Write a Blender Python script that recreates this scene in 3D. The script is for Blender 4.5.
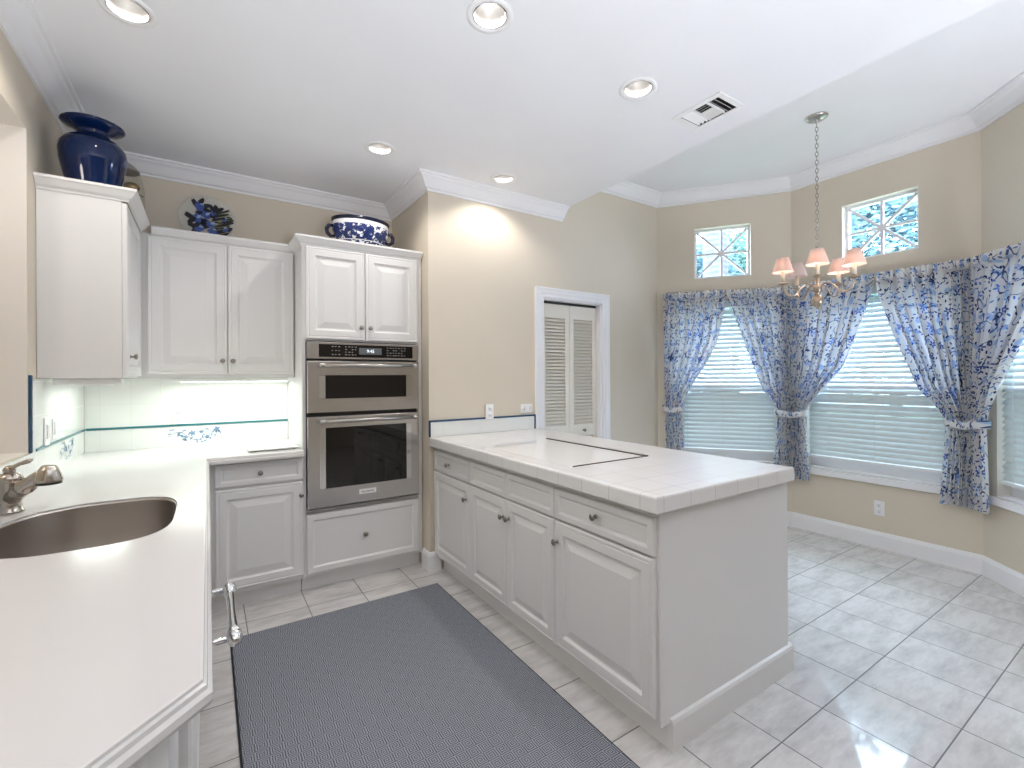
import bpy, bmesh, math, random
from mathutils import Vector, Matrix
PI = math.pi
sc = bpy.context.scene
for o in list(bpy.data.objects): bpy.data.objects.remove(o)
COL = sc.collection
random.seed(7)

# ------------------------------------------------------------------ camera, world, light, exposure
cam = bpy.data.cameras.new('camera'); cam_o = bpy.data.objects.new('camera', cam); COL.objects.link(cam_o)
YAW, ROLL, FPX, CY = 0.57955, -0.00537, 464.85, 377.04
Fw = Vector((math.sin(YAW), math.cos(YAW), 0)); Rt = Vector((math.cos(YAW), -math.sin(YAW), 0)); Up = Vector((0, 0, 1))
R2 = Rt*math.cos(ROLL) + Up*math.sin(ROLL); U2 = -Rt*math.sin(ROLL) + Up*math.cos(ROLL)
M = Matrix((R2, U2, -Fw)).transposed().to_4x4(); M.translation = Vector((0, 0, 1.37)); cam_o.matrix_world = M
cam.sensor_width = 36; cam.lens = FPX/1024*36; cam.shift_y = (CY-384)/1024; cam.clip_start = 0.02
sc.camera = cam_o
sc.view_settings.view_transform = 'Standard'; sc.view_settings.look = 'None'
sc.view_settings.exposure = 0.6; sc.view_settings.gamma = 1; sc.view_settings.use_curve_mapping = False
try:
    sc.cycles.use_denoising = True; sc.cycles.max_bounces = 10; sc.cycles.diffuse_bounces = 6
    sc.cycles.glossy_bounces = 4; sc.cycles.transmission_bounces = 8; sc.cycles.transparent_max_bounces = 12
    sc.cycles.sample_clamp_indirect = 6; sc.cycles.caustics_reflective = False; sc.cycles.caustics_refractive = False
except Exception: pass

w = bpy.data.worlds.new('sky'); sc.world = w; w.use_nodes = True
bg = w.node_tree.nodes['Background']; bg.inputs[0].default_value = (0.64, 0.79, 1.0, 1); bg.inputs[1].default_value = 21.0

def lamp(name, typ, loc, energy, color=(1, 1, 1), rot=(0, 0, 0), **kw):
    d = bpy.data.lights.new(name, typ); d.energy = energy; d.color = color
    for k, v in kw.items(): setattr(d, k, v)
    o = bpy.data.objects.new(name, d); COL.objects.link(o); o.location = loc; o.rotation_euler = rot
    return o
lamp('sun', 'SUN', (0, 0, 12), 2.2, (1, .95, .86), (math.radians(24), math.radians(-14), 0), angle=.02)
# added fill uplights behind the camera, bounced off the ceiling; no fixtures
for q in ((.3, -.6, 145), (3.2, -.45, 74)):
    lamp('fill_uplight', 'SPOT', (q[0], q[1], 1.35), q[2], (.87, .91, 1), (PI-math.radians(27), 0, 0), spot_size=math.radians(128), spot_blend=.7, shadow_soft_size=.18)

# ------------------------------------------------------------------ materials
class NT:
    def __init__(s, name):
        s.m = bpy.data.materials.new(name); s.m.use_nodes = True
        s.t = s.m.node_tree; s.b = s.t.nodes['Principled BSDF']; s.out = s.t.nodes['Material Output']
    def n(s, typ, ins=None, **props):
        nd = s.t.nodes.new(typ)
        for k, v in props.items(): setattr(nd, k, v)
        for k, v in (ins or {}).items(): s.set(nd.inputs[k], v)
        return nd
    def set(s, sock, v):
        if isinstance(v, bpy.types.NodeSocket): s.t.links.new(v, sock)
        else: sock.default_value = v
    def m_(s, op, a, b=0.0, c=None):
        nd = s.n('ShaderNodeMath', {0: a, 1: b}, operation=op)
        if c is not None: s.set(nd.inputs[2], c)
        return nd.outputs[0]
    def v_(s, op, a, b=(0, 0, 0)):
        nd = s.n('ShaderNodeVectorMath', {0: a, 1: b}, operation=op); return nd.outputs[0]
    def xyz(s, v):
        nd = s.n('ShaderNodeSeparateXYZ', {0: v}); return nd.outputs
    def mix(s, f, a, b):
        nd = s.n('ShaderNodeMix', data_type='RGBA'); s.set(nd.inputs[0], f); s.set(nd.inputs[6], a); s.set(nd.inputs[7], b); return nd.outputs[2]
    def obj(s): return s.n('ShaderNodeTexCoord').outputs['Object']
    def uv(s): return s.n('ShaderNodeTexCoord').outputs['UV']
    def noise(s, vec, scale, detail=3, rough=.5): 
        nd = s.n('ShaderNodeTexNoise', {'Vector': vec, 'Scale': scale, 'Detail': detail, 'Roughness': rough}); return nd.outputs[0]
    def bump(s, h, strength=.2, dist=.01):
        nd = s.n('ShaderNodeBump', {'Height': h, 'Strength': strength, 'Distance': dist}); s.t.links.new(nd.outputs[0], s.b.inputs['Normal'])
    def p(s, **kw):
        for k, v in kw.items(): s.set(s.b.inputs[k.replace('_', ' ')], v)
        return s
def C4(c): return (c[0], c[1], c[2], 1)
def paint(name, c, rough=.5, metal=0, spec=.5, bump=0, bscale=120, var=.03):
    t = NT(name); n = t.noise(t.obj(), 3.0)
    a = tuple(x*(1-var) for x in c); b = tuple(min(1, x*(1+var)) for x in c)
    t.p(Base_Color=t.mix(n, C4(a), C4(b)), Roughness=rough, Metallic=metal)
    t.b.inputs['Specular IOR Level'].default_value = spec
    if bump: t.bump(t.noise(t.obj(), bscale), bump, .002)
    return t.m
MAT = {}
MAT['wall'] = paint('beige_wall_paint', (.66, .59, .485), .65, bump=.08)
MAT['reveal'] = paint('pale_reveal_paint', (.74, .70, .64), .6)
MAT['ceiling'] = paint('ceiling_paint', (.83, .84, .87), .75, bump=.06, bscale=200)
MAT['trim'] = paint('white_trim_paint', (.84, .84, .86), .4)
MAT['cab'] = paint('white_cabinet_paint', (.75, .74, .73), .36, var=.015)
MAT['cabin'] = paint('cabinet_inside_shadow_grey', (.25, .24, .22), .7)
MAT['counter'] = paint('white_solid_surface', (.67, .65, .637), .16, var=.01)
MAT['plastic'] = paint('white_plastic', (.85, .85, .85), .35)
MAT['slot'] = paint('dark_slot', (.05, .05, .05), .6)
MAT['bifold'] = paint('cream_louvre_paint', (.80, .76, .68), .5)
MAT['pewter'] = paint('antique_pewter', (.30, .27, .24), .32, 1)
MAT['nickel'] = paint('dull_nickel', (.50, .48, .46), .3, 1)
MAT['chrome'] = paint('chrome', (.75, .75, .75), .12, 1)
MAT['brass'] = paint('brushed_bronze_nickel', (.50, .40, .31), .28, 1)
MAT['oldbrass'] = paint('old_brass', (.45, .32, .16), .35, 1)
MAT['blackglass'] = paint('black_oven_glass', (.006, .005, .005), .03, spec=.6)
MAT['black'] = paint('black_gap', (.01, .01, .01), .5)
MAT['liner'] = paint('blue_glazed_liner_tile', (.025, .075, .15), .12)
MAT['tealliner'] = paint('teal_blue_glazed_liner', (.03, .17, .20), .12)
MAT['candle'] = paint('cream_candle_sleeve', (.85, .76, .62), .5)
MAT['trunk'] = None
MAT['board'] = paint('white_glass_board', (.84, .85, .83), .08)
MAT['ventgrey'] = paint('vent_shadow', (.03, .03, .03), .8)
MAT['canmetal'] = paint('satin_can_reflector', (.42, .41, .40), .55, 1)
MAT['cream'] = paint('switch_plate_grey', (.72, .68, .70), .35)

def steel(name, c, rough, axis=0):
    t = NT(name); mp = t.n('ShaderNodeMapping', {'Vector': t.obj()}); sc_ = [400, 400, 400]; sc_[axis] = 3
    mp.inputs['Scale'].default_value = sc_
    n = t.noise(mp.outputs[0], 1.0, 2)
    t.p(Base_Color=t.mix(n, C4([x*.97 for x in c]), C4(c)), Metallic=1.0, Roughness=t.m_('MULTIPLY_ADD', n, .04, rough-.02))
    return t.m
MAT['steel'] = steel('brushed_stainless', (.64, .62, .60), .24)
MAT['sinksteel'] = steel('satin_sink_steel', (.50, .46, .43), .36)
MAT['faucet'] = steel('brushed_faucet_nickel', (.52, .47, .42), .22, 2)

def emis(name, c, s):
    t = NT(name); t.p(Base_Color=C4(c), Emission_Color=C4(c), Emission_Strength=s); return t.m
MAT['lens'] = emis('lit_lamp_lens', (1, .96, .9), 3.5)
MAT['tube'] = emis('lit_fluorescent_diffuser', (.9, 1, .9), 3)
MAT['display'] = emis('lit_display', (.06, .065, .07), .4)
MAT['digits'] = emis('lit_digits', (.8, .9, 1), .8)
MAT['keymark'] = paint('grey_key_print', (.42, .42, .42), .5)
MAT['bulb'] = emis('lit_bulb', (1, .82, .6), 14)

def glass(name, tint=(1, 1, 1), gl=.06):
    t = NT(name); tr = t.n('ShaderNodeBsdfTransparent', {'Color': C4(tint)}); g = t.n('ShaderNodeBsdfGlossy', {'Roughness': .02})
    lw = t.n('ShaderNodeLayerWeight', {'Blend': .5}).outputs['Facing']
    mx = t.n('ShaderNodeMixShader', {0: t.m_('MULTIPLY_ADD', t.m_('POWER', lw, 4.0), gl*8, gl*.7)}); t.t.links.new(tr.outputs[0], mx.inputs[1]); t.t.links.new(g.outputs[0], mx.inputs[2])
    t.t.links.new(mx.outputs[0], t.out.inputs[0]); return t.m
MAT['pane'] = glass('window_glass', (.94, .97, .98), .05)
MAT['clear'] = glass('clear_glass', (.95, .955, .94), .07)
def plate_glass():
    t = NT('milky_clear_glass'); t.p(Base_Color=(.86, .87, .86, 1), Roughness=.08); tr = t.n('ShaderNodeBsdfTransparent', {'Color': (.97, .98, .97, 1)})
    mx = t.n('ShaderNodeMixShader', {0: .22}); t.t.links.new(tr.outputs[0], mx.inputs[1]); t.t.links.new(t.b.outputs[0], mx.inputs[2]); t.t.links.new(mx.outputs[0], t.out.inputs[0]); return t.m
MAT['plateglass'] = plate_glass()
MAT['screen'] = glass('insect_screen', (.42, .44, .43), .0)

def translucent(name, c, tr, f):
    t = NT(name); t.p(Base_Color=C4(c), Roughness=.7); x = t.n('ShaderNodeBsdfTranslucent', {'Color': C4(tr)})
    mx = t.n('ShaderNodeMixShader', {0: f}); t.t.links.new(t.b.outputs[0], mx.inputs[1]); t.t.links.new(x.outputs[0], mx.inputs[2])
    t.t.links.new(mx.outputs[0], t.out.inputs[0]); return t.m
MAT['slat'] = translucent('white_blind_slat', (.72, .74, .735), (.70, .78, .80), .17)
MAT['shade'] = translucent('pink_shade_cloth', (.86, .76, .72), (.92, .70, .60), .35)

def bluevase():
    t = NT('cobalt_blue_glass'); n = t.noise(t.obj(), 9)
    t.p(Base_Color=t.mix(n, (.001, .003, .045, 1), (.002, .022, .085, 1)), Roughness=.05); t.b.inputs['Coat Weight'].default_value = .1
    t.b.inputs['Coat Roughness'].default_value = .03
    return t.m
MAT['vase'] = bluevase()

def grid_lines(t, co, px, py, ox, oy, wdt):
    """mask 1 on grout lines of a px x py grid through (ox, oy); also a per-tile random"""
    def ln(c, p, o):
        f = t.m_('DIVIDE', t.m_('SUBTRACT', c, o), p); fr = t.m_('FRACT', f)
        d = t.m_('MULTIPLY', t.m_('MINIMUM', fr, t.m_('SUBTRACT', 1.0, fr)), p)
        return t.m_('LESS_THAN', d, wdt/2), t.m_('FLOOR', f)
    a, ia = ln(co[0], px, ox); b, ib = ln(co[1], py, oy)
    cell = t.n('ShaderNodeCombineXYZ', {0: ia, 1: ib}).outputs[0]
    wn = t.n('ShaderNodeTexWhiteNoise', {0: cell}, noise_dimensions='2D')
    return t.m_('MAXIMUM', a, b), wn.outputs[0], cell, a, b
def floor_mat():
    t = NT('marbled_floor_tile'); o = t.obj(); c = t.xyz(o)
    mask, rnd, cell, a, b = grid_lines(t, (c[0], c[1]), .3225, .35, .4975, .905, .0048)
    off = t.v_('MULTIPLY', cell, (3.17, 5.31, 0)); v = t.v_('ADD', o, off)
    mp = t.n('ShaderNodeMapping', {'Vector': v}); mp.inputs['Rotation'].default_value = (0, 0, .5); mp.inputs['Scale'].default_value = (1.2, 4.0, 1)
    n1 = t.noise(mp.outputs[0], 2.2, 7, .68); n2 = t.noise(mp.outputs[0], 7, 4, .6)
    f = t.m_('MULTIPLY_ADD', n2, .35, t.m_('MULTIPLY', n1, .75))
    cr = t.n('ShaderNodeValToRGB', {0: f}); e = cr.color_ramp.elements
    e[0].position = .34; e[0].color = (.44, .425, .415, 1); e[1].position = .62; e[1].color = (.70, .68, .665, 1)
    col = t.mix(t.m_('MULTIPLY', rnd, .18), cr.outputs[0], (.60, .58, .56, 1))
    col = t.mix(mask, col, (.12, .115, .11, 1))
    t.p(Base_Color=col, Roughness=t.m_('MULTIPLY_ADD', mask, .5, t.m_('MULTIPLY_ADD', n2, .03, .035)))
    t.bump(t.m_('SUBTRACT', 1.0, mask), .35, .002); t.b.inputs['IOR'].default_value = 1.7
    return t.m
MAT['floor'] = floor_mat()
def tile_mat(name, axes, px, py, ox, oy, base=(.84, .83, .81), grout=(.62, .61, .60), wd=.003, rough=.12):
    t = NT(name); c = t.xyz(t.obj())
    mask, rnd, cell, a, b = grid_lines(t, (c[axes[0]], c[axes[1]]), px, py, ox, oy, wd)
    col = t.mix(mask, t.mix(rnd, C4([x*.975 for x in base]), C4(base)), C4(grout))
    t.p(Base_Color=col, Roughness=t.m_('MULTIPLY_ADD', mask, .5, rough)); t.bump(t.m_('SUBTRACT', 1.0, mask), .25, .0015)
    return t.m
MAT['tile_xy'] = tile_mat('island_top_tile', (0, 1), .1525, .1565, 1.348, 1.155, (.80, .78, .765), (.40, .37, .37), .0042)
MAT['tile_y_edge'] = tile_mat('island_front_edge_tile', (1, 2), .1565, 5, 1.155, -2, (.79, .78, .77), (.52, .50, .49))
MAT['tile_x_edge'] = tile_mat('island_end_edge_tile', (0, 2), .1525, 5, 1.348, -2, (.79, .78, .77), (.52, .50, .49))
MAT['tile_xz'] = tile_mat('splash_tile_back', (0, 2), .152, .152, .5, .905, (.76, .775, .75), (.64, .65, .63), .0025)
MAT['tile_yz'] = tile_mat('splash_tile_side', (1, 2), .152, .152, 2.87, .905, (.76, .775, .75), (.64, .65, .63), .0025)

def rug_mat():
    t = NT('woven_key_pattern_rug'); o = t.obj(); c = t.xyz(o); P = .046
    # turned 45 degrees so the keys sit in diagonal rows
    u = t.m_('DIVIDE', c[0], P); v = t.m_('DIVIDE', c[1], P)
    fu = t.m_('FLOOR', u); fv = t.m_('FLOOR', v)
    lu = t.m_('SUBTRACT', t.m_('SUBTRACT', u, fu), .5); lv = t.m_('SUBTRACT', t.m_('SUBTRACT', v, fv), .5)
    par = t.m_('MODULO', t.m_('ADD', t.m_('ADD', fu, fv), 200.0), 2.0)
    sgn = t.m_('SUBTRACT', t.m_('MULTIPLY', par, 2.0), 1.0); lu = t.m_('MULTIPLY', lu, sgn)
    cheb = t.m_('MAXIMUM', t.m_('ABSOLUTE', lu), t.m_('ABSOLUTE', lv))
    ang = t.m_('DIVIDE', t.m_('FLOOR', t.m_('DIVIDE', t.m_('ADD', t.m_('ARCTAN2', lv, lu), PI + PI/4), PI/2)), 4.0)
    k = t.m_('FRACT', t.m_('ADD', t.m_('MULTIPLY', cheb, 5.6), ang))
    line = t.m_('LESS_THAN', k, .5)
    n = t.noise(o, 350, 2)
    col = t.mix(line, (.095, .100, .115, 1), (.35, .37, .42, 1))
    col = t.mix(t.m_('MULTIPLY', n, .35), col, (.22, .23, .26, 1))
    t.p(Base_Color=col, Roughness=.95); t.b.inputs['Specular IOR Level'].default_value = .1
    t.bump(line, .3, .002)
    return t.m
MAT['rug'] = rug_mat()
MAT['rugedge'] = paint('black_rug_binding', (.02, .02, .022), .9)

def floral(t, uv):
    def cells(scale):
        nd = t.n('ShaderNodeTexVoronoi', {'Vector': uv, 'Scale': scale, 'Randomness': .9}, voronoi_dimensions='2D')
        loc = t.v_('SUBTRACT', uv, nd.outputs['Position']); c = t.xyz(nd.outputs['Color']); return loc, c
    def rot(loc, r):
        x, y, _ = t.xyz(loc); a = t.m_('MULTIPLY', r, 6.283); cs = t.m_('COSINE', a); sn = t.m_('SINE', a)
        return t.m_('SUBTRACT', t.m_('MULTIPLY', x, cs), t.m_('MULTIPLY', y, sn)), t.m_('ADD', t.m_('MULTIPLY', x, sn), t.m_('MULTIPLY', y, cs))
    def ell(loc, r, a, b):
        x, y = rot(loc, r); q = t.m_('ADD', t.m_('POWER', t.m_('ABSOLUTE', t.m_('DIVIDE', x, a)), 2.0), t.m_('POWER', t.m_('ABSOLUTE', t.m_('DIVIDE', y, b)), 2.0))
        return t.m_('LESS_THAN', q, 1.0)
    col = (.95, .95, .95, 1)
    # pale wash sprays
    loc, c = cells(12.0); pale = t.m_('MULTIPLY', ell(loc, c[0], .030, .014), t.m_('GREATER_THAN', c[1], .45))
    col = t.mix(pale, col, (.56, .69, .88, 1))
    # vines
    w_ = t.noise(t.n('ShaderNodeMapping', {'Vector': uv, 'Scale': (1, .55, 1)}).outputs[0], 7, 2, .5)
    vine = t.m_('LESS_THAN', t.m_('ABSOLUTE', t.m_('SUBTRACT', w_, .5)), .006)
    col = t.mix(vine, col, (.10, .15, .32, 1))
    # leaves
    loc, c = cells(32.0); leaf = t.m_('MULTIPLY', ell(loc, c[0], .0108, .0044), t.m_('GREATER_THAN', c[1], .38))
    col = t.mix(leaf, col, t.mix(t.m_('GREATER_THAN', c[2], .5), (.035, .06, .20, 1), (.15, .28, .60, 1)))
    # flowers
    loc, c = cells(9.0); x, y = rot(loc, c[0]); ang = t.m_('ARCTAN2', y, x); r = t.n('ShaderNodeVectorMath', {0: loc}, operation='LENGTH').outputs[1]
    pet = t.m_('MULTIPLY_ADD', t.m_('COSINE', t.m_('MULTIPLY', ang, 5.0)), .009, .018)
    fl = t.m_('MULTIPLY', t.m_('LESS_THAN', r, pet), t.m_('GREATER_THAN', c[1], .50))
    col = t.mix(fl, col, t.mix(t.m_('GREATER_THAN', c[2], .5), (.07, .14, .42, 1), (.20, .38, .74, 1)))
    cen = t.m_('MULTIPLY', t.m_('LESS_THAN', r, .006), fl); col = t.mix(cen, col, (.7, .75, .85, 1))
    return col
def curtain_mat():
    t = NT('blue_floral_curtain_cloth'); col = floral(t, t.uv()); t.p(Base_Color=col, Roughness=.85); t.b.inputs['Specular IOR Level'].default_value = .15
    x = t.n('ShaderNodeBsdfTranslucent', {'Color': col}); mx = t.n('ShaderNodeMixShader', {0: .45})
    t.t.links.new(t.b.outputs[0], mx.inputs[1]); t.t.links.new(x.outputs[0], mx.inputs[2]); t.t.links.new(mx.outputs[0], t.out.inputs[0]); return t.m
MAT['curtain'] = curtain_mat()
def transfer_mat():
    t = NT('blue_white_transferware'); o = t.obj(); c = t.xyz(o); n = t.noise(o, 26, 5, .7); n2 = t.noise(o, 60, 3)
    band = t.m_('MULTIPLY', t.m_('GREATER_THAN', c[2], .055), t.m_('LESS_THAN', c[2], .158))
    ink = t.m_('MULTIPLY', band, t.m_('GREATER_THAN', t.m_('MULTIPLY_ADD', n2, .25, n), .565))
    low = t.m_('MULTIPLY', t.m_('LESS_THAN', c[2], .05), t.m_('GREATER_THAN', n2, .46))
    col = t.mix(t.m_('MAXIMUM', ink, low), (.78, .79, .80, 1), t.mix(n2, (.005, .008, .04, 1), (.035, .06, .22, 1)))
    t.p(Base_Color=col, Roughness=.12); return t.m
MAT['transfer'] = transfer_mat()
MAT['navy'] = paint('navy_glaze', (.005, .007, .026), .15)
MAT['inkblack'] = paint('plate_ink_black', (.008, .008, .012), .3)
MAT['irisblue'] = paint('plate_iris_blue', (.05, .09, .32), .3)
MAT['irispale'] = paint('plate_pale_blue', (.30, .40, .62), .3)
MAT['stemgreen'] = paint('plate_stem_olive', (.22, .22, .10), .3)
MAT['flowerblue'] = paint('tile_flower_blue', (.20, .32, .47), .2, var=.3)
MAT['cooktop'] = paint('pale_ceramic_glass', (.80, .78, .76), .03)
MAT['cooktrim'] = paint('dark_cooktop_trim', (.13, .10, .09), .3, .6)
MAT['grass'] = paint('lawn', (.16, .20, .11), .9, var=.4)
def trunk_mat():
    t = NT('ringed_grey_trunk'); o = t.obj(); c = t.xyz(o); s = t.m_('SINE', t.m_('MULTIPLY', c[2], 60.0)); n = t.noise(o, 14, 4)
    t.p(Base_Color=t.mix(t.m_('MULTIPLY_ADD', s, .25, n), (.03, .03, .036, 1), (.075, .073, .085, 1)), Roughness=.9); t.bump(s, .3, .01); return t.m
MAT['trunk'] = trunk_mat()
def leaf_mat(name, a, b):
    t = NT(name); n = t.noise(t.obj(), 5, 3); col = t.mix(n, C4(a), C4(b)); t.p(Base_Color=col, Roughness=.5)
    x = t.n('ShaderNodeBsdfTranslucent', {'Color': col}); mx = t.n('ShaderNodeMixShader', {0: .4})
    t.t.links.new(t.b.outputs[0], mx.inputs[1]); t.t.links.new(x.outputs[0], mx.inputs[2]); t.t.links.new(mx.outputs[0], t.out.inputs[0]); return t.m
MAT['leafA'] = leaf_mat('blue_green_leaves', (.06, .115, .13), (.18, .28, .30))
MAT['leafB'] = leaf_mat('mid_green_leaves', (.05, .12, .10), (.16, .28, .24))
MAT['leafC'] = leaf_mat('pale_teal_leaves', (.10, .20, .25), (.22, .36, .42))

# ------------------------------------------------------------------ mesh helpers
class MB:
    def __init__(s): s.v = []; s.f = []; s.mi = []; s.cur = 0; s.sm = []
    def add(s, vs, fs, smooth=False):
        b = len(s.v); s.v += [tuple(v) for v in vs]
        for f in fs: s.f.append([i+b for i in f]); s.mi.append(s.cur); s.sm.append(smooth)
        return s
    def box(s, a, b):
        x0, y0, z0 = a; x1, y1, z1 = b
        v = [(x0,y0,z0),(x1,y0,z0),(x1,y1,z0),(x0,y1,z0),(x0,y0,z1),(x1,y0,z1),(x1,y1,z1),(x0,y1,z1)]
        return s.add(v, [(0,3,2,1),(4,5,6,7),(0,1,5,4),(1,2,6,5),(2,3,7,6),(3,0,4,7)])
    def prism(s, poly, z0, z1):
        n = len(poly); v = [(x, y, z0) for x, y in poly] + [(x, y, z1) for x, y in poly]
        return s.add(v, [list(range(n))[::-1], list(range(n, 2*n))] + [(i, (i+1) % n, n+(i+1) % n, n+i) for i in range(n)])
    def loft(s, rings, cap=(True, True), smooth=False, closed=True):
        n = len(rings[0]); v = [p for r in rings for p in r]; f = []
        for k in range(len(rings)-1):
            for i in range(n if closed else n-1):
                f.append((k*n+i, k*n+(i+1) % n, (k+1)*n+(i+1) % n, (k+1)*n+i))
        s.add(v, f, smooth); b = len(s.v)-len(v)
        if cap[0]: s.f.append([b+i for i in range(n)][::-1]); s.mi.append(s.cur); s.sm.append(False)
        if cap[1]: s.f.append([b+(len(rings)-1)*n+i for i in range(n)]); s.mi.append(s.cur); s.sm.append(False)
        return s
    def lathe(s, prof, n=32, c=(0, 0, 0), axis='z', cap=(False, False), sx=1, sy=1):
        rings = []
        for r, h in prof:
            ring = []
            for i in range(n):
                a = 2*PI*i/n; x, y = r*math.cos(a)*sx, r*math.sin(a)*sy
                if axis == 'z': p = (c[0]+x, c[1]+y, c[2]+h)
                elif axis == 'y': p = (c[0]+x, c[1]-h, c[2]+y)       # h grows outward (-y)
                else: p = (c[0]+h, c[1]+x, c[2]+y)
                ring.append(p)
            rings.append(ring)
        return s.loft(rings, cap, True)
    def tube(s, pts, r, n=10, cap=True, closed=False):
        pts = [Vector(p) for p in pts]; R = r if isinstance(r, (list, tuple)) else [r]*len(pts)
        rings = []; prev = None; N = len(pts)
        for i, p in enumerate(pts):
            if closed: d = (pts[(i+1) % N]-pts[i-1])
            else: d = (pts[min(i+1, N-1)]-pts[max(i-1, 0)])
            d.normalize()
            if prev is None:
                u = d.cross(Vector((0, 0, 1)))
                if u.length < 1e-3: u = d.cross(Vector((1, 0, 0)))
            else: u = prev - d*prev.dot(d)
            u.normalize(); prev = u; v2 = d.cross(u)
            rings.append([p + (u*math.cos(2*PI*k/n)+v2*math.sin(2*PI*k/n))*R[i] for k in range(n)])
        if closed: rings.append(rings[0]); cap = False
        return s.loft(rings, (cap, cap), True)
    def sphere(s, c, r, n=20, m=12, sc_=(1, 1, 1)):
        prof = [(max(1e-4, r*math.sin(PI*k/m)), -r*math.cos(PI*k/m)) for k in range(m+1)]
        rings = [[(c[0]+q*math.cos(2*PI*i/n)*sc_[0], c[1]+q*math.sin(2*PI*i/n)*sc_[1], c[2]+h*sc_[2]) for i in range(n)] for q, h in prof]
        return s.loft(rings, (True, True), True)
    def build(s, name, mats, parent=None, bevel=0, seg=2, loc=None, kind=None):
        me = bpy.data.meshes.new(name); me.from_pydata(s.v, [], s.f)
        for m in (mats if isinstance(mats, (list, tuple)) else [mats]): me.materials.append(m)
        me.polygons.foreach_set('material_index', s.mi); me.polygons.foreach_set('use_smooth', s.sm); me.update()
        bm = bmesh.new(); bm.from_mesh(me); bmesh.ops.recalc_face_normals(bm, faces=bm.faces); bm.to_mesh(me); bm.free()
        o = bpy.data.objects.new(name, me); COL.objects.link(o)
        if parent: o.parent = parent
        if loc: o.location = loc
        if bevel:
            md = o.modifiers.new('edge', 'BEVEL'); md.width = bevel; md.segments = seg; md.limit_method = 'ANGLE'; md.angle_limit = math.radians(40)
        if kind: o['kind'] = kind
        return o
def tag(o, label, cat, group=None):
    o['label'] = label; o['category'] = cat
    if group: o['group'] = group
    return o
def thing(name, label, cat, loc=(0, 0, 0), rz=0, group=None):
    o = bpy.data.objects.new(name, None); COL.objects.link(o); o.location = loc; o.rotation_euler = (0, 0, rz); o.empty_display_size = .1
    return tag(o, label, cat, group)
def structure(mb, name, mats, **kw): return mb.build(name, mats, kind='structure', **kw)
def copy_tree(o, parent=None):
    c = o.copy(); COL.objects.link(c)
    if parent: c.parent = parent
    for ch in o.children: copy_tree(ch, c)
    return c
def inst(name, mesh, parent, loc):
    o = bpy.data.objects.new(name, mesh); COL.objects.link(o); o.parent = parent; o.location = loc; return o

DOOR = [(0, 0), (0, -.015), (.003, -.0195), (.007, -.0205), (.013, -.0205), (.016, -.0185), (.019, -.0185), (.022, -.0205), (.056, -.0205), (.060, -.0165), (.066, -.010), (.074, -.0095), (.108, -.0185), (.111, -.0195)]
DOORN = [(0, 0), (0, -.015), (.003, -.0195), (.007, -.0205), (.012, -.0205), (.015, -.0185), (.018, -.0185), (.020, -.0205), (.048, -.0205), (.052, -.0165), (.057, -.010), (.064, -.0095), (.092, -.0185), (.095, -.0195)]
DRAW = [(0, 0), (0, -.015), (.003, -.0195), (.007, -.0205), (.026, -.0205), (.029, -.018), (.036, -.0115), (.042, -.0110), (.045, -.0125)]
FLATD = [(0, 0), (0, -.015), (.003, -.0195), (.007, -.0205), (.036, -.0205), (.040, -.017), (.048, -.0120), (.052, -.0118)]
def framed(mb, x0, z0, w_, h_, prof, y=0):
    rings = [[(x0+i, y+d, z0+i), (x0+w_-i, y+d, z0+i), (x0+w_-i, y+d, z0+h_-i), (x0+i, y+d, z0+h_-i)] for i, d in prof]
    return mb.loft(rings, (True, True))
_km = {}
def knob(parent, x, z, mat='pewter', y=-.0205, label=None):
    key = mat
    if key not in _km:
        b = MB(); b.lathe([(.009, 0), (.009, .003), (.005, .005), (.005, .014), (.010, .017), (.0145, .022), (.0145, .026), (.010, .030), (.001, .0315)], 20, axis='y')
        o = b.build('knob', MAT[mat], parent); o.location = (x, y, z); _km[key] = o.data
    else: o = inst('knob', _km[key], parent, (x, y, z))
    return o
def door(parent, x0, z0, w_, h_, prof=DOOR, kn=None, kmat='pewter', name='door', y=0):
    o = framed(MB(), x0, z0, w_, h_, prof, y).build(name, MAT['cab'], parent)
    if kn: knob(o, kn[0], kn[1], kmat, y=y-.0205)
    return o
def sweep(path, prof, left=True):
    """profile (out, z) swept along a polyline of the walls, mitred; out goes to the left of travel"""
    P_ = [Vector((p[0], p[1])) for p in path]; n = len(P_); rings = []
    def nrm(a, b):
        d = (b-a).normalized(); return Vector((-d.y, d.x))
    for i in range(n):
        if i == 0: m = nrm(P_[0], P_[1])
        elif i == n-1: m = nrm(P_[-2], P_[-1])
        else:
            a, b = nrm(P_[i-1], P_[i]), nrm(P_[i], P_[i+1]); m = (a+b); m = m/(m.dot(a))
        rings.append([(P_[i].x+m.x*o, P_[i].y+m.y*o, z) for o, z in prof])
    return rings
def swept(path, prof):
    return MB().loft(sweep(path, prof), (True, True))

# ------------------------------------------------------------------ room shell
XL, YB, YW, XN = -.645, 3.84, 3.075, 1.31          # left wall, back wall, pantry wall, alcove side
ZC, ZN, XE = 2.79, 3.15, 2.53                      # kitchen ceiling, nook ceiling, step between them
C0, C1, C2, C3 = (3.745, 3.075), (4.44, 2.14), (4.44, .90), (3.78, .24)
structure(MB().box((-1.7, -3.4, -.12), (4.7, 4.4, 0)), 'floor', MAT['floor'])

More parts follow.
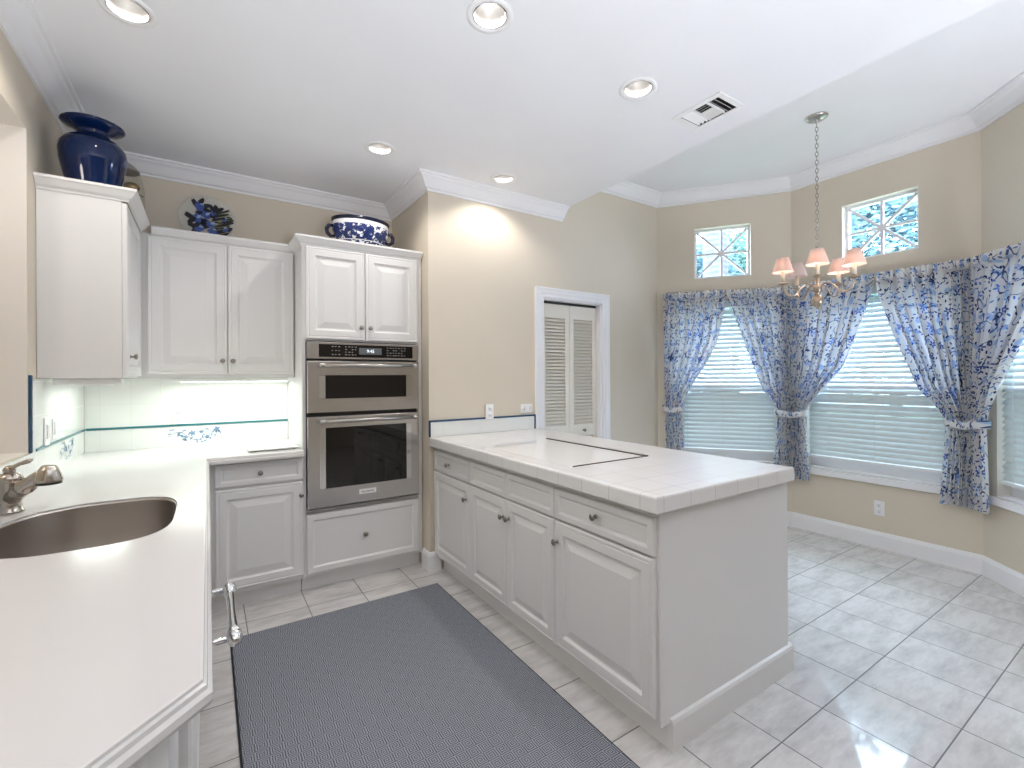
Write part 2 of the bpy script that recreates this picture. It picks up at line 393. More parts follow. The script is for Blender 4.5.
CANS = [(-.25, 2.30), (.935, 1.572), (1.785, 1.575), (.90, 2.855), (1.775, 2.81)]
VENT = (2.142, 1.365, 2.372, 1.655)
def ceiling():
    bm = bmesh.new()
    def loop(pts):
        vs = [bm.verts.new(p) for p in pts]; return [bm.edges.new((vs[i], vs[(i+1) % len(vs)])) for i in range(len(vs))]
    ed = loop([(XL-.4, -3.3, ZC), (XE, -3.3, ZC), (XE, YW+.1, ZC), (XE, YB+.1, ZC), (XL-.4, YB+.1, ZC)])
    for x, y in CANS: ed += loop([(x+.068*math.cos(2*PI*i/28), y+.068*math.sin(2*PI*i/28), ZC) for i in range(28)])
    x0, y0, x1, y1 = VENT; ed += loop([(x0+.028, y0+.028, ZC), (x1-.028, y0+.028, ZC), (x1-.028, y1-.028, ZC), (x0+.028, y1-.028, ZC)])
    bmesh.ops.triangle_fill(bm, edges=ed, use_beauty=True)
    v = [bm.verts.new(p) for p in [(XE, -3.3, ZC), (XE, YB+.1, ZC), (XE, YB+.1, ZN), (XE, -3.3, ZN), (5.0, -3.3, ZN), (5.0, YB+.1, ZN)]]
    bm.faces.new((v[0], v[1], v[2], v[3])); bm.faces.new((v[3], v[2], v[5], v[4]))
    bmesh.ops.recalc_face_normals(bm, faces=bm.faces)
    me = bpy.data.meshes.new('ceiling'); bm.to_mesh(me); bm.free(); me.materials.append(MAT['ceiling'])
    o = bpy.data.objects.new('ceiling', me); COL.objects.link(o); o['kind'] = 'structure'
ceiling()

def wall(name, A, B, th, H, holes=(), z0=0, mats=('wall', 'reveal')):
    """wall from A to B, room on the right of travel; holes (s0, s1, za, zb)"""
    a, b = Vector(A), Vector(B); L = (b-a).length; d = (b-a)/L; n = Vector((-d.y, d.x))
    ss = sorted({0, L} | {h for q in holes for h in q[:2]}); zz = sorted({z0, H} | {h for q in holes for h in q[2:]})
    def P(s, t, z): p = a+d*s+n*t; return (p.x, p.y, z)
    def solid(i, j):
        if not (0 <= i < len(ss)-1 and 0 <= j < len(zz)-1): return False
        s, z = (ss[i]+ss[i+1])/2, (zz[j]+zz[j+1])/2
        return not any(q[0] < s < q[1] and q[2] < z < q[3] for q in holes)
    m = MB()
    for i in range(len(ss)-1):
        for j in range(len(zz)-1):
            if not solid(i, j): continue
            s0, s1, za, zb = ss[i], ss[i+1], zz[j], zz[j+1]; m.cur = 0
            m.add([P(s0,0,za),P(s1,0,za),P(s1,0,zb),P(s0,0,zb)], [(0,1,2,3)]); m.add([P(s0,th,za),P(s1,th,za),P(s1,th,zb),P(s0,th,zb)], [(3,2,1,0)])
            inner = lambda c: c
            for (ii, jj, q) in ((i-1, j, [P(s0,0,za),P(s0,th,za),P(s0,th,zb),P(s0,0,zb)]), (i+1, j, [P(s1,0,za),P(s1,0,zb),P(s1,th,zb),P(s1,th,za)]),
                                (i, j-1, [P(s0,0,za),P(s1,0,za),P(s1,th,za),P(s0,th,za)]), (i, j+1, [P(s0,0,zb),P(s0,th,zb),P(s1,th,zb),P(s1,0,zb)])):
                if not solid(ii, jj):
                    m.cur = 1 if (0 <= ii < len(ss)-1 and 0 <= jj < len(zz)-1) else 0
                    m.add(q, [(0, 1, 2, 3)])
    me = bpy.data.meshes.new(name); me.from_pydata(m.v, [], m.f); me.materials.append(MAT[mats[0]]); me.materials.append(MAT[mats[1]])
    me.polygons.foreach_set('material_index', m.mi)
    bm = bmesh.new(); bm.from_mesh(me); bmesh.ops.remove_doubles(bm, verts=bm.verts, dist=1e-4); bmesh.ops.recalc_face_normals(bm, faces=bm.faces); bm.to_mesh(me); bm.free()
    o = bpy.data.objects.new(name, me); COL.objects.link(o); o['kind'] = 'structure'
    return a, d, n
# room on the right of travel: left wall goes +Y, back wall goes +X, pantry wall +X, bay walls follow clockwise
wall('wall_left', (XL, -3.3), (XL, YB), .42, ZC+.05, [(4.2, 6.10, 1.06, 2.445)], mats=('wall', 'reveal'))
wall('wall_back', (XL, YB), (XN, YB), .12, ZC+.05)
structure(MB().box((-1.62, .8, 0), (-1.5, 4.0, ZC+.05)).box((-1.62, .7, 0), (XL-.42, .8, ZC+.05)).box((-1.62, 4.0, 0), (XL-.42, 4.1, ZC+.05)).box((-1.62, .7, ZC), (XL-.42, 4.1, ZC+.05)), 'passage_sky_block', MAT['wall'])  # unseen enclosure added so no direct sky enters through the opening
lamp('passage_fill', 'POINT', (-1.25, 1.9, 2.2), 5, (1, .93, .88), shadow_soft_size=.12)  # added point light in the unseen passage, no fixture there
structure(MB().box((XN, YW+.13, 0), (XN+.12, YB+.12, ZC+.05)), 'wall_alcove', MAT['wall'])
DX0, DX1, DZ = 2.32, 2.98, 2.025
wall('wall_pantry', (XN, YW), C0, .13, ZN+.06, [(DX0-XN, DX1-XN, 0, DZ)])
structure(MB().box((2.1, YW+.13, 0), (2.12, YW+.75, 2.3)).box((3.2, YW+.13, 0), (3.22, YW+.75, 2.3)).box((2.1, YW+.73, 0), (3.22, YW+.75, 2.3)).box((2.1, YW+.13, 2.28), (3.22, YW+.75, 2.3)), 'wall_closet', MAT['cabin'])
def along(A, B):
    a, b = Vector(A), Vector(B); return (b-a).length
L1, L2, L3 = along(C0, C1), along(C1, C2), along(C2, C3)
UP1 = (.345, .835, 2.31, 2.795); UP2 = (C1[1]-1.735, C1[1]-1.237, 2.315, 2.78)
LW1 = (.13, L1-.12, .565, 2.08); LW2 = (.12, L2-.12, .565, 2.08); LW3 = (.12, L3-.1, .565, 2.08)
W1 = wall('wall_bay_left', C0, C1, .14, ZN+.06, [UP1, LW1]); W2 = wall('wall_bay_middle', C1, C2, .14, ZN+.06, [UP2, LW2]); W3 = wall('wall_bay_right', C2, C3, .14, ZN+.06, [LW3])
wall('wall_right', C3, (3.78, -3.3), .14, ZN+.06)
wall('wall_rear', (3.92, -3.3), (XL-.42, -3.3), .14, ZN+.06)

# crown mouldings, baseboards
def crown(z, s=1.0): return [(0, z), (0, z-.10*s), (.012*s, z-.10*s), (.014*s, z-.088*s), (.030*s, z-.082*s), (.046*s, z-.062*s), (.066*s, z-.036*s), (.082*s, z-.024*s), (.088*s, z-.014*s), (.102*s, z-.012*s), (.104*s, z)]
structure(swept([(XE, YW), (XN, YW), (XN, YB), (XL, YB), (XL, -3.3)], crown(ZC)), 'trim_1', MAT['trim'])
structure(swept([(3.78, -3.3), C3, C2, C1, C0, (XE, YW)], crown(ZN, 1.08)), 'trim_2', MAT['trim'])
BB = [(0, 0), (.016, 0), (.016, .105), (.012, .115), (.007, .128), (0, .132)]
structure(swept([(3.78, -3.3), C3, C2, C1, C0, (3.12, YW)], BB), 'baseboard_bay', MAT['trim'])
structure(swept([(2.24, YW), (2.27, YW)], BB), 'baseboard_pantry', MAT['trim'])
structure(swept([(1.392, YW), (XN, YW), (XN, 3.185)], BB), 'baseboard_alcove', MAT['trim'])
structure(MB().box((XL-.42, .9, 1.03), (XL-.004, 2.8, 1.058)), 'trim_3', MAT['counter'], bevel=.004)

# door casing and bifold louvred door
cs = thing('door_1', 'closed cream louvred bifold closet door in white casing behind the island', 'door'); cs['kind'] = 'structure'
del cs['category'], cs['label']
def casing():
    prof = [(0, 0), (0, -.012), (.010, -.016), (.030, -.016), (.040, -.020), (.060, -.022), (.078, -.026), (.085, -.024), (.085, 0)]
    m = MB(); x0, x1, z1 = DX0, DX1, DZ
    rings = []
    for k in range(4):
        r = []
        for o, y in prof:
            q = [(x0-o, 0), (x0-o, z1+o), (x1+o, z1+o), (x1+o, 0)][k]; r.append((q[0], YW+y, q[1]))
        rings.append(r)
    m.loft(rings, (True, True)); m.box((x0, YW, 0), (x0+.012, YW+.13, z1)); m.box((x1-.012, YW, 0), (x1, YW+.13, z1)); m.box((x0, YW, z1-.012), (x1, YW+.13, z1))
    return m
casing().build('door_casing', MAT['trim'], cs)
MB().box((DX0+.014, YW+.055, DZ-.03), (DX1-.014, YW+.085, DZ-.013)).build('door_gap_strip', MAT['black'], cs)  # black strip paints in the shaded gap above the door panels
for k in range(2):
    xa = DX0+.016+k*.315; xb = xa+.311; y0, y1 = YW+.052, YW+.084; s = .045
    m = MB().box((xa, y0, .01), (xa+s, y1, DZ-.034)).box((xb-s, y0, .01), (xb, y1, DZ-.034))
    m.box((xa+s, y0, DZ-.15), (xb-s, y1, DZ-.034)).box((xa+s, y0, .845), (xb-s, y1, .94)).box((xa+s, y0, .01), (xb-s, y1, .15))
    for za, zb in ((.94, DZ-.15), (.15, .845)):
        n = int(round((zb-za)/.029))
        for i in range(n):
            z = za+(i+.5)*(zb-za)/n; c, s_ = .0225*math.cos(.75), .0225*math.sin(.75)
            yc = (y0+y1)/2
            m.add([(xa+s, yc-c, z-s_), (xb-s, yc-c, z-s_), (xb-s, yc+c, z+s_), (xa+s, yc+c, z+s_), (xa+s, yc-c, z-s_+.006), (xb-s, yc-c, z-s_+.006), (xb-s, yc+c, z+s_+.006), (xa+s, yc+c, z+s_+.006)],
                  [(0,3,2,1),(4,5,6,7),(0,1,5,4),(1,2,6,5),(2,3,7,6),(3,0,4,7)])
    dp = m.build('door_panel', MAT['bifold'], cs)
    if k: knob(dp, (xa+xb)/2+.0, .895, 'pewter', y=y0)

# windows of the bay
def frame_at(W, s, t=0, z=0):
    a, d, n = W; p = a+d*s+n*t; return (p.x, p.y, z), math.atan2(d.y, d.x)
wi = [0]
def star_window(W, hole):
    wi[0] += 1; s0, s1, z0, z1 = hole; loc, rz = frame_at(W, s0, 0, z0); w_, h_ = s1-s0, z1-z0
    t = thing('window_%d' % wi[0], '', ''); del t['label'], t['category']; t['kind'] = 'structure'; t.location = loc; t.rotation_euler.z = rz
    f = .022; m = MB()
    m.box((0, .06, 0), (f, .11, h_)).box((w_-f, .06, 0), (w_, .11, h_)).box((f, .06, 0), (w_-f, .11, f)).box((f, .06, h_-f), (w_-f, .11, h_))
    m.build('window_frame', MAT['trim'], t)
    m = MB(); cx, cz = w_/2, h_/2
    def bar(ax, az, bx, bz, wd, dy):
        d = Vector((bx-ax, bz-az)).normalized(); q = Vector((-d.y, d.x))*wd/2
        vs = [(ax+q.x, .07+dy, az+q.y), (bx+q.x, .07+dy, bz+q.y), (bx-q.x, .07+dy, bz-q.y), (ax-q.x, .07+dy, az-q.y)]; vs += [(x, .088+dy, z) for x, _, z in vs]
        m.add(vs, [(0,3,2,1),(4,5,6,7),(0,1,5,4),(1,2,6,5),(2,3,7,6),(3,0,4,7)])
    bar(cx, f, cx, h_-f, .02, 0); bar(f, cz, w_-f, cz, .018, .0008); bar(f, f, w_-f, h_-f, .02, .0016); bar(f, h_-f, w_-f, f, .02, .0024)
    m.build('muntin', MAT['cream'], t)
    MB().box((f-.004, .092, f-.004), (w_-f+.004, .096, h_-f+.004)).build('pane', MAT['pane'], t)
    return t
def sash_window(W, hole):
    wi[0] += 1; s0, s1, z0, z1 = hole; loc, rz = frame_at(W, s0, 0, 0); w_ = s1-s0; zm = 1.29
    t = thing('window_%d' % wi[0], '', ''); del t['label'], t['category']; t['kind'] = 'structure'; t.location = loc; t.rotation_euler.z = rz
    f = .04; m = MB()
    m.box((0, .08, z0), (f, .13, z1)).box((w_-f, .08, z0), (w_, .13, z1)).box((f, .08, z0), (w_-f, .13, z0+.11)).box((f, .08, z1-f), (w_-f, .13, z1)).box((f, .075, zm-.025), (w_-f, .125, zm+.025))
    m.build('window_frame', MAT['trim'], t)
    MB().box((f-.003, .100, z0+.107), (w_-f+.003, .104, zm-.022)).box((f-.003, .108, zm+.022), (w_-f+.003, .112, z1-f+.003)).build('pane', MAT['pane'], t)
    MB().box((f-.003, .126, z0+.107), (w_-f+.003, .128, zm)).build('insect_screen', MAT['screen'], t)
    MB().box((-.05, -.035, z0-.055), (w_+.05, -.002, z0-.004)).box((.002, -.004, z0-.004), (w_-.002, .078, z0+.008)).build('window_sill', MAT['trim'], t, bevel=.005)
    return t
star_window(W1, UP1); star_window(W2, UP2)
for W, h in ((W1, LW1), (W2, LW2), (W3, LW3)): sash_window(W, h)
# blinds
def blind(W, hole, label):
    s0, s1, z0, z1 = hole; loc, rz = frame_at(W, s0, 0, 0); w_ = s1-s0
    t = thing('window_blind', label, 'blind', loc, rz, 'white slatted blinds of the bay'); 
    MB().box((.01, .008, z1-.06), (w_-.01, .062, z1-.005)).build('head_rail', MAT['slat'], t)
    MB().box((.012, .012, z0+.085), (w_-.012, .06, z0+.108)).build('bottom_rail', MAT['plastic'], t, bevel=.004)
    m = MB(); z = z0+.135; a = math.radians(50); i = 0
    while z < z1-.08:
        j = math.radians(random.uniform(-3.5, 3.5)); c, s = .025*math.cos(a+j), .025*math.sin(a+j); th = .0015; sag = random.uniform(-.0015, .0015)
        prof = [(-c*(1-f)+c*f-s/.025*.007*math.sin(PI*f), -s*(1-f)+s*f+c/.025*.007*math.sin(PI*f)) for f in (0, .2, .4, .6, .8, 1)]     # inner (room) edge low, outer edge high, crowned
        r = []
        for y, q in prof: r.append((y, q))
        ring = [(y+.035, z+q+sag) for y, q in r] + [(y+.035+th*.7, z+q+th+sag) for y, q in r[::-1]]
        m.loft([[(.014, y, q) for y, q in ring], [(w_-.014, y, q) for y, q in ring]], (True, True))
        z += .0412; i += 1
    m.build('slats', MAT['slat'], t)
    m = MB()
    for f in (.16, .5, .84):
        x = w_*f; m.box((x-.0012, .0085, z0+.1), (x+.0012, .0105, z1-.06))
    m.build('ladder_cord', MAT['plastic'], t)
    return t
blind(W1, LW1, 'white slatted blind between the two curtains nearest the closet door')
blind(W2, LW2, 'widest white slatted blind, in the middle bay window above the wall outlet')
blind(W3, LW3, 'white slatted blind at the right edge, beside the last tied curtain')

# ------------------------------------------------------------------ curtains
def bay_point(q, off, corner):
    """q metres along the wall run from a bay corner (negative: on the wall before it), off into the room"""
    if corner == 'B': a, b, c = C0, C1, C2
    elif corner == 'C': a, b, c = C1, C2, C3
    else: a, b, c = (2.6, YW), C0, C1
    a, b, c = Vector(a), Vector(b), Vector(c); d0 = (b-a).normalized(); d1 = (c-b).normalized()
    n0 = Vector((d0.y, -d0.x)); n1 = Vector((d1.y, -d1.x))     # into the room
    R = .10
    k = max(-1, min(1, q/R)); s = .5+.5*math.sin(k*PI/2)
    n = (n0*(1-s)+n1*s).normalized()
    if q < 0: p = b+d0*q
    else: p = b+d1*q
    m = (n0+n1).normalized(); m = m/(m.dot(n0))
    base = p + (n0*(1-s)+n1*s)*0
    # offset line mitre: blend toward the bisector close to the corner
    o = (n0 if q < 0 else n1); tt = 1-min(1, abs(q)/R)
    return base + (o*(1-tt)+m*tt)*off, (o*(1-tt)+m*tt).normalized()
def interp(pts, z):
    if z >= pts[0][0]: return pts[0][1]
    for (za, va), (zb, vb) in zip(pts, pts[1:]):
        if z >= zb:
            f = (z-zb)/(za-zb); return vb+(va-vb)*f
    return pts[-1][1]
def curtain(label, corner, left, right, ztop, zbot, ztie, folds, off=.085, seed=0, bulge=.02):
    rnd = random.Random(seed); nu, nv = folds*16, 64
    ph = rnd.random()*6; jit = [rnd.uniform(-.35, .35) for _ in range(folds+3)]
    vs, uvs = [], []
    for j in range(nv+1):
        row = []
        z = ztop+(zbot-ztop)*(j/nv); 
        ql, qr = interp(left, z), interp(right, z); wdt = abs(qr-ql)
        head = max(0, min(1, (z-(ztop-.075))/.02)); tie = math.exp(-((z-ztie)/.05)**2)
        for i in range(nu+1):
            s = i/nu; q = ql+(qr-ql)*s
            fr = s*folds; k = int(fr); lw = fr-k
            a = 2*PI*fr+ph + .5*math.sin(3.1*s*2*PI+z*1.3)+jit[k]*math.sin(PI*lw)
            amp = min(.046, .030+.020*(.45/max(wdt, .1))*.5) * (1-.3*tie) * (1-.72*head); amp = min(amp, .75*wdt/folds+.004)
            d = amp*math.sin(a) + .25*amp*math.sin(2*a+1.1) + head*.013*math.sin(2*PI*s*folds*2.3+ph)
            d += bulge*tie*math.sin(PI*s)
            q2 = q + (.27*wdt/folds)*math.cos(a)*(1-head)
            p, n = bay_point(q2, off+d, corner)
            zz = z
            if j == nv: zz = z + .008*math.sin(a+1)
            if j == 0: zz = z + .004*math.sin(2*PI*s*folds*2.3)
            row.append((p.x, p.y, zz))
        arc = [0]
        for p0, p1 in zip(row, row[1:]): arc.append(arc[-1]+math.hypot(p1[0]-p0[0], p1[1]-p0[1]))
        vs += row; uvs += [((a_-arc[nu//2])*.85+seed*1.37, z*.95+seed*.61) for a_ in arc]
    fs = [(j*(nu+1)+i, j*(nu+1)+i+1, (j+1)*(nu+1)+i+1, (j+1)*(nu+1)+i) for j in range(nv) for i in range(nu)]
    me = bpy.data.meshes.new('curtain'); me.from_pydata(vs, [], fs); me.materials.append(MAT['curtain'])
    ul = me.uv_layers.new(name='cloth')
    for l in me.loops: ul.data[l.index].uv = uvs[l.vertex_index]
    me.polygons.foreach_set('use_smooth', [True]*len(fs)); me.update()
    o = bpy.data.objects.new('curtain', me); COL.objects.link(o)
    sm = o.modifiers.new('thickness', 'SOLIDIFY'); sm.thickness = .0015; sm.offset = 0
    return tag(o, label, 'curtain', 'blue floral curtains of the bay')
def tieback(label, corner, q0, q1, z, off, h_=.055, bulge=.02, seed=0):
    n = 24; rings = []; uvs = []
    for i in range(n+1):
        s = i/n; q = q0+(q1-q0)*s
        e = math.sin(PI*s)**.5; p, nn = bay_point(q, off+.012+bulge*e if 0 < s < 1 else off-.05, corner)
        zz = z - .018*math.sin(PI*s)
        rings.append([(p.x, p.y, zz-h_/2), (p.x+nn.x*.004, p.y+nn.y*.004, zz-h_/4), (p.x+nn.x*.005, p.y+nn.y*.005, zz+h_/4), (p.x, p.y, zz+h_/2)])
    vs = [v for r in rings for v in r]; fs = [(k*4+i, k*4+i+1, (k+1)*4+i+1, (k+1)*4+i) for k in range(n) for i in range(3)]
    me = bpy.data.meshes.new('curtain_tieback'); me.from_pydata(vs, [], fs); me.materials.append(MAT['curtain']); ul = me.uv_layers.new(name='cloth')
    for l in me.loops:
        k, i = divmod(l.vertex_index, 4); ul.data[l.index].uv = (k/n*.3+seed*2.3, i*.018+seed)
    me.polygons.foreach_set('use_smooth', [True]*len(fs)); me.update()
    o = bpy.data.objects.new('curtain_tieback', me); COL.objects.link(o); sm = o.modifiers.new('thickness', 'SOLIDIFY'); sm.thickness = .003; sm.offset = 0
    return tag(o, label, 'curtain tieback', 'curtain tiebacks')
ZT, ZB, ZI = 2.165, .46, 1.04
apex1 = -(L1-.605)          # from corner C1
curtain('blue and white floral curtain tied back beside the closet wall corner', 'A', [(ZT, .015), (ZI, .05), (ZB, .05)],
        [(ZT, .599), (2.09, .597), (2.0, .585), (1.7, .53), (1.5, .44), (1.3, .32), (1.2, .265), (ZI, .225), (.9, .235), (ZB, .245)], ZT+.01, ZB+.05, ZI+.02, 7, seed=1)
tieback('floral tieback on the single curtain beside the closet wall corner', 'A', .035, .245, ZI+.02, .085, seed=1)
curtain('left half of the floral curtain pair at the bay corner behind the chandelier', 'B', [(ZT, apex1+.002), (2.09, apex1+.006), (2.0, apex1+.04), (1.5, apex1+.205), (1.25, apex1+.30), (1.12, -.16), (ZI, -.135), (.9, -.15), (ZB, -.18)],
        [(ZT, -.005), (1.2, -.008), (ZI, -.008), (ZB, -.010)], ZT, ZB, ZI, 7, seed=2, bulge=.015)
curtain('right half of the floral curtain pair at the bay corner behind the chandelier', 'B', [(ZT, .005), (1.2, .008), (ZI, .008), (ZB, .010)],
        [(ZT, .662), (2.09, .657), (2.0, .64), (1.75, .56), (1.45, .45), (1.2, .24), (1.1, .165), (ZI, .145), (.9, .155), (ZB, .18)], ZT, ZB, ZI, 7, seed=3, bulge=.015)
tieback('floral tieback round the curtain pair in the corner behind the chandelier', 'B', -.15, .16, ZI, .10, bulge=.030, seed=2)
ax2 = -(L2-.668)
curtain('left half of the floral curtain pair over the bay corner nearest the right edge', 'C', [(ZT, ax2+.004), (2.09, ax2+.009), (2.0, ax2+.02), (1.7, ax2+.11), (1.27, -.31), (1.12, -.20), (ZI, -.165), (.9, -.17), (ZB, -.20)],
        [(ZT, -.005), (1.2, -.008), (ZI, -.008), (ZB, -.010)], ZT, ZB, ZI, 8, seed=4, bulge=.015)
curtain('right half of the floral curtain pair over the bay corner, cut by the right edge', 'C', [(ZT, .005), (1.2, .008), (ZI, .008), (ZB, .010)],
        [(ZT, .70), (1.9, .60), (1.6, .43), (1.3, .24), (1.12, .16), (ZI, .14), (ZB, .16)], ZT, ZB, ZI, 7, seed=5, bulge=.015)
tieback('floral tieback round the curtain pair nearest the right edge', 'C', -.18, .155, ZI, .10, bulge=.030, seed=3)

# ------------------------------------------------------------------ cabinets against the back wall
FY = 3.20           # carcass fronts of the back run
c = thing('base_cabinet', 'white base cabinet with one drawer over a raised panel door, left of the ovens', 'cabinet', (0, FY, 0))
MB().box((-.045, 0, .10), (.498, .632, .876)).box((-.045, .055, 0), (.498, .632, .10)).build('carcass', MAT['cab'], c)
d = framed(MB(), .031, .734, .4695, .135, DRAW).build('drawer', MAT['cab'], c); knob(d, .262, .802, 'pewter')
d = framed(MB(), .031, .126, .4695, .592, DOOR).build('door', MAT['cab'], c); knob(d, .487, .637, 'pewter')

c = thing('oven_cabinet', 'tall white cabinet holding the double oven, two doors above and a deep drawer below', 'cabinet', (0, FY, 0))
m = MB().box((.502, 0, .10), (.522, .632, 2.235)).box((1.279, 0, .10), (1.305, .632, 2.235)).box((.522, .0, 1.612), (1.279, .632, 2.235)).box((.522, 0, .10), (1.279, .632, .522)).box((.502, .055, 0), (1.305, .632, .10)).box((.522, .61, .522), (1.279, .632, 1.612))
m.build('carcass', MAT['cab'], c)
d = framed(MB(), .522, 1.622, .372, .592, DOOR).build('door', MAT['cab'], c); knob(d, .866, 1.706, 'pewter')
d = framed(MB(), .898, 1.622, .372, .592, DOOR).build('door', MAT['cab'], c); knob(d, .926, 1.706, 'pewter')
d = framed(MB(), .522, .122, .748, .375, FLATD).build('drawer', MAT['cab'], c); knob(d, .885, .318, 'pewter')
MB().box((.522, -.012, .503), (1.272, .0, .513)).build('trim_rail', MAT['nickel'], c)
CORN = [(0, 0), (.006, 0), (.008, .010), (.020, .018), (.036, .040), (.042, .046), (.042, .058), (0, .058)]
def cornice(path, z, parent):
    return MB().loft(sweep(path, [(o, z+q) for o, q in CORN]), (True, True)).build('cornice', MAT['cab'], parent)
# paths run so that 'out' (left of travel) faces the room, in the thing's own frame
cornice([(1.304, 0), (.502, 0), (.502, .26)], 2.218, c)

c = thing('wall_cabinet', 'white two door wall cabinet between the corner and the oven cabinet', 'cabinet', (0, 3.50, 0))
MB().box((-.3445, 0, 1.376), (.499, .337, 2.24)).build('carcass', MAT['cab'], c)
d = framed(MB(), -.298, 1.400, .404, .822, DOOR).build('door', MAT['cab'], c); knob(d, .080, 1.482, 'pewter')
d = framed(MB(), .109, 1.400, .404-.02, .822, DOOR).build('door', MAT['cab'], c); knob(d, .136, 1.482, 'pewter')
cornice([(.499, 0), (-.276, 0)], 2.218, c)

c = thing('wall_cabinet', 'white wall cabinet on the left wall with plain side, under the blue vase', 'cabinet', (-.346, 2.92, 0), PI/2)
MB().box((0, 0, 1.376), (.915, .297, 2.24)).build('carcass', MAT['cab'], c)
d = framed(MB(), .002, 1.385, .545, .84, DOORN, y=-.001).build('door', MAT['cab'], c); knob(d, .075, 1.482, 'pewter', y=-.0215)
cornice([(.545, -.021), (0, -.021), (0, .297)], 2.232, c)

# under-cabinet lights
c = thing('cabinet_light', 'slim white fluorescent light under the left wall cabinet', 'light', (-.60, 2.95, 1.372))
MB().box((0, 0, -.028), (.245, .10, 0)).build('housing', MAT['plastic'], c, bevel=.004); MB().box((.06, .101, -.034), (.20, .16, -.002)).build('lamp_holder', MAT['plastic'], c, bevel=.004)
lamp('undercabinet_lamp_side', 'AREA', (-.47, 3.30, 1.33), 1.1, (.92, 1, .93), (0, 0, 0), shape='RECTANGLE', size=.2, size_y=.5)
c = thing('cabinet_light', 'lit fluorescent strip under the two door wall cabinet', 'light', (-.15, 3.56, 1.372))
MB().box((0, 0, -.022), (.62, .12, 0)).build('housing', MAT['plastic'], c, bevel=.004); MB().box((.01, .015, -.0255), (.61, .105, -.0225)).build('diffuser', MAT['tube'], c)
lamp('undercabinet_lamp_back', 'AREA', (.14, 3.64, 1.335), 1.9, (.92, 1, .93), (0, 0, 0), shape='RECTANGLE', size=.7, size_y=.16)

# ------------------------------------------------------------------ wall oven
c = thing('double_oven', 'stainless steel microwave and oven stack built into the tall white cabinet', 'oven', (0, FY, 0))
OX0, OX1 = .526, 1.273
MB().box((OX0+.01, .001, .528), (OX1-.008, .56, 1.606)).build('body', MAT['black'], c)
cp = MB().box((OX0, -.022, 1.494), (OX1, 0, 1.604)).build('control_panel', MAT['steel'], c, bevel=.003)
MB().box((OX0+.072, -.0245, 1.507), (OX1-.045, -.0225, 1.590)).build('glass_panel', MAT['blackglass'], cp)
MB().box((OX0+.325, -.0262, 1.527), (OX0+.478, -.025, 1.572)).build('display', MAT['display'], cp)
m = MB()
def text(body, size, parent, loc, mat, name, rot=(PI/2, 0, 0)):
    cu = bpy.data.curves.new(name, 'FONT'); cu.body = body; cu.size = size; cu.align_x = 'CENTER'; cu.align_y = 'CENTER'; cu.extrude = .0003
    t = bpy.data.objects.new(name, cu); COL.objects.link(t)
    dg = bpy.context.evaluated_depsgraph_get(); me = bpy.data.meshes.new_from_object(t.evaluated_get(dg)); bpy.data.objects.remove(t)
    me.transform(Matrix.Rotation(rot[0], 4, 'X')); me.materials.clear(); me.materials.append(mat)
    o = bpy.data.objects.new(name, me); COL.objects.link(o); o.parent = parent; o.location = loc; return o
text('9:45', .030, cp, (OX0+.402, -.0268, 1.549), MAT['digits'], 'clock_digits')
for bx, cols, rows in ((.150, 3, 3), (.235, 4, 4), (.515, 3, 4), (.575, 4, 4)):
    m = MB()
    for i in range(cols):
        for j in range(rows):
            if (i+j*2) % 7 == 5 and bx > .2: continue
            x = OX0+bx+i*.021; z = 1.524+j*(.052/(rows-1)); m.box((x, -.0256, z-.0026), (x+(.008 if (i+j) % 2 else .012), -.0248, z+.0018))
    m.build('key_pad', MAT['keymark'], cp)
def oven_door(name, z0, z1, wx0, wx1, wz0, wz1, hz):
    d = bpy.data.objects.new(name, None); COL.objects.link(d); d.parent = c
    m = MB(); y = -.030
    # frame of four boxes round the window
    outer = [(OX0, z0), (OX1, z0), (OX1, z1), (OX0, z1)]; inner = [(wx0, wz0), (wx1, wz0), (wx1, wz1), (wx0, wz1)]
    v = [(x, -.003, z) for x, z in outer] + [(x, y+.004, z) for x, z in outer] + [(x+(.004 if x < .9 else -.004), y, z+(.004 if z < (z0+z1)/2 else -.004)) for x, z in outer] + [(x, y, z) for x, z in inner] + [(x, y+.008, z) for x, z in inner]
    f = [(3, 2, 1, 0)]
    for k in range(4):
        for i in range(4): f.append((k*4+i, k*4+(i+1) % 4, (k+1)*4+(i+1) % 4, (k+1)*4+i))
    m.add(v, f); d2 = m.build('door_frame', MAT['steel'], d)
    MB().box((wx0+.0405, y+.0025, wz0), (wx1-.0405, y+.007, wz1)).build('window_glass', MAT['blackglass'], d)
    for xa in (wx0, wx1-.038): MB().box((xa, y-.0015, wz0), (xa+.038, y+.006, wz1)).build('window_trim', MAT['chrome'], d, bevel=.002)
    h = MB().tube([(OX0+.075, y-.055, hz), (OX1-.045, y-.055, hz)], .0115, 16); 
    for x in (OX0+.082, OX1-.052):
        h.tube([(x, y-.001, hz), (x, y-.055, hz)], .008, 12); h.lathe([(.0001, -.004), (.010, -.004), (.0145, 0), (.0145, .022), (.0118, .026)], 16, (x-.011, y-.055, hz), axis='x')
    h.build('handle', MAT['nickel'], d); return d
oven_door('microwave_door', 1.146, 1.480, OX0+.072, OX1-.058, 1.236, 1.388, 1.452)
od = oven_door('oven_door', .536, 1.122, OX0+.072, OX1-.058, .655, 1.048, 1.092)
bd = MB().box((.845, -.0345, .590), (.960, -.0305, .622)).build('badge', MAT['plastic'], od, bevel=.001)
text('KitchenAid', .0185, bd, (.9025, -.0350, .606), MAT['slot'], 'badge_lettering')

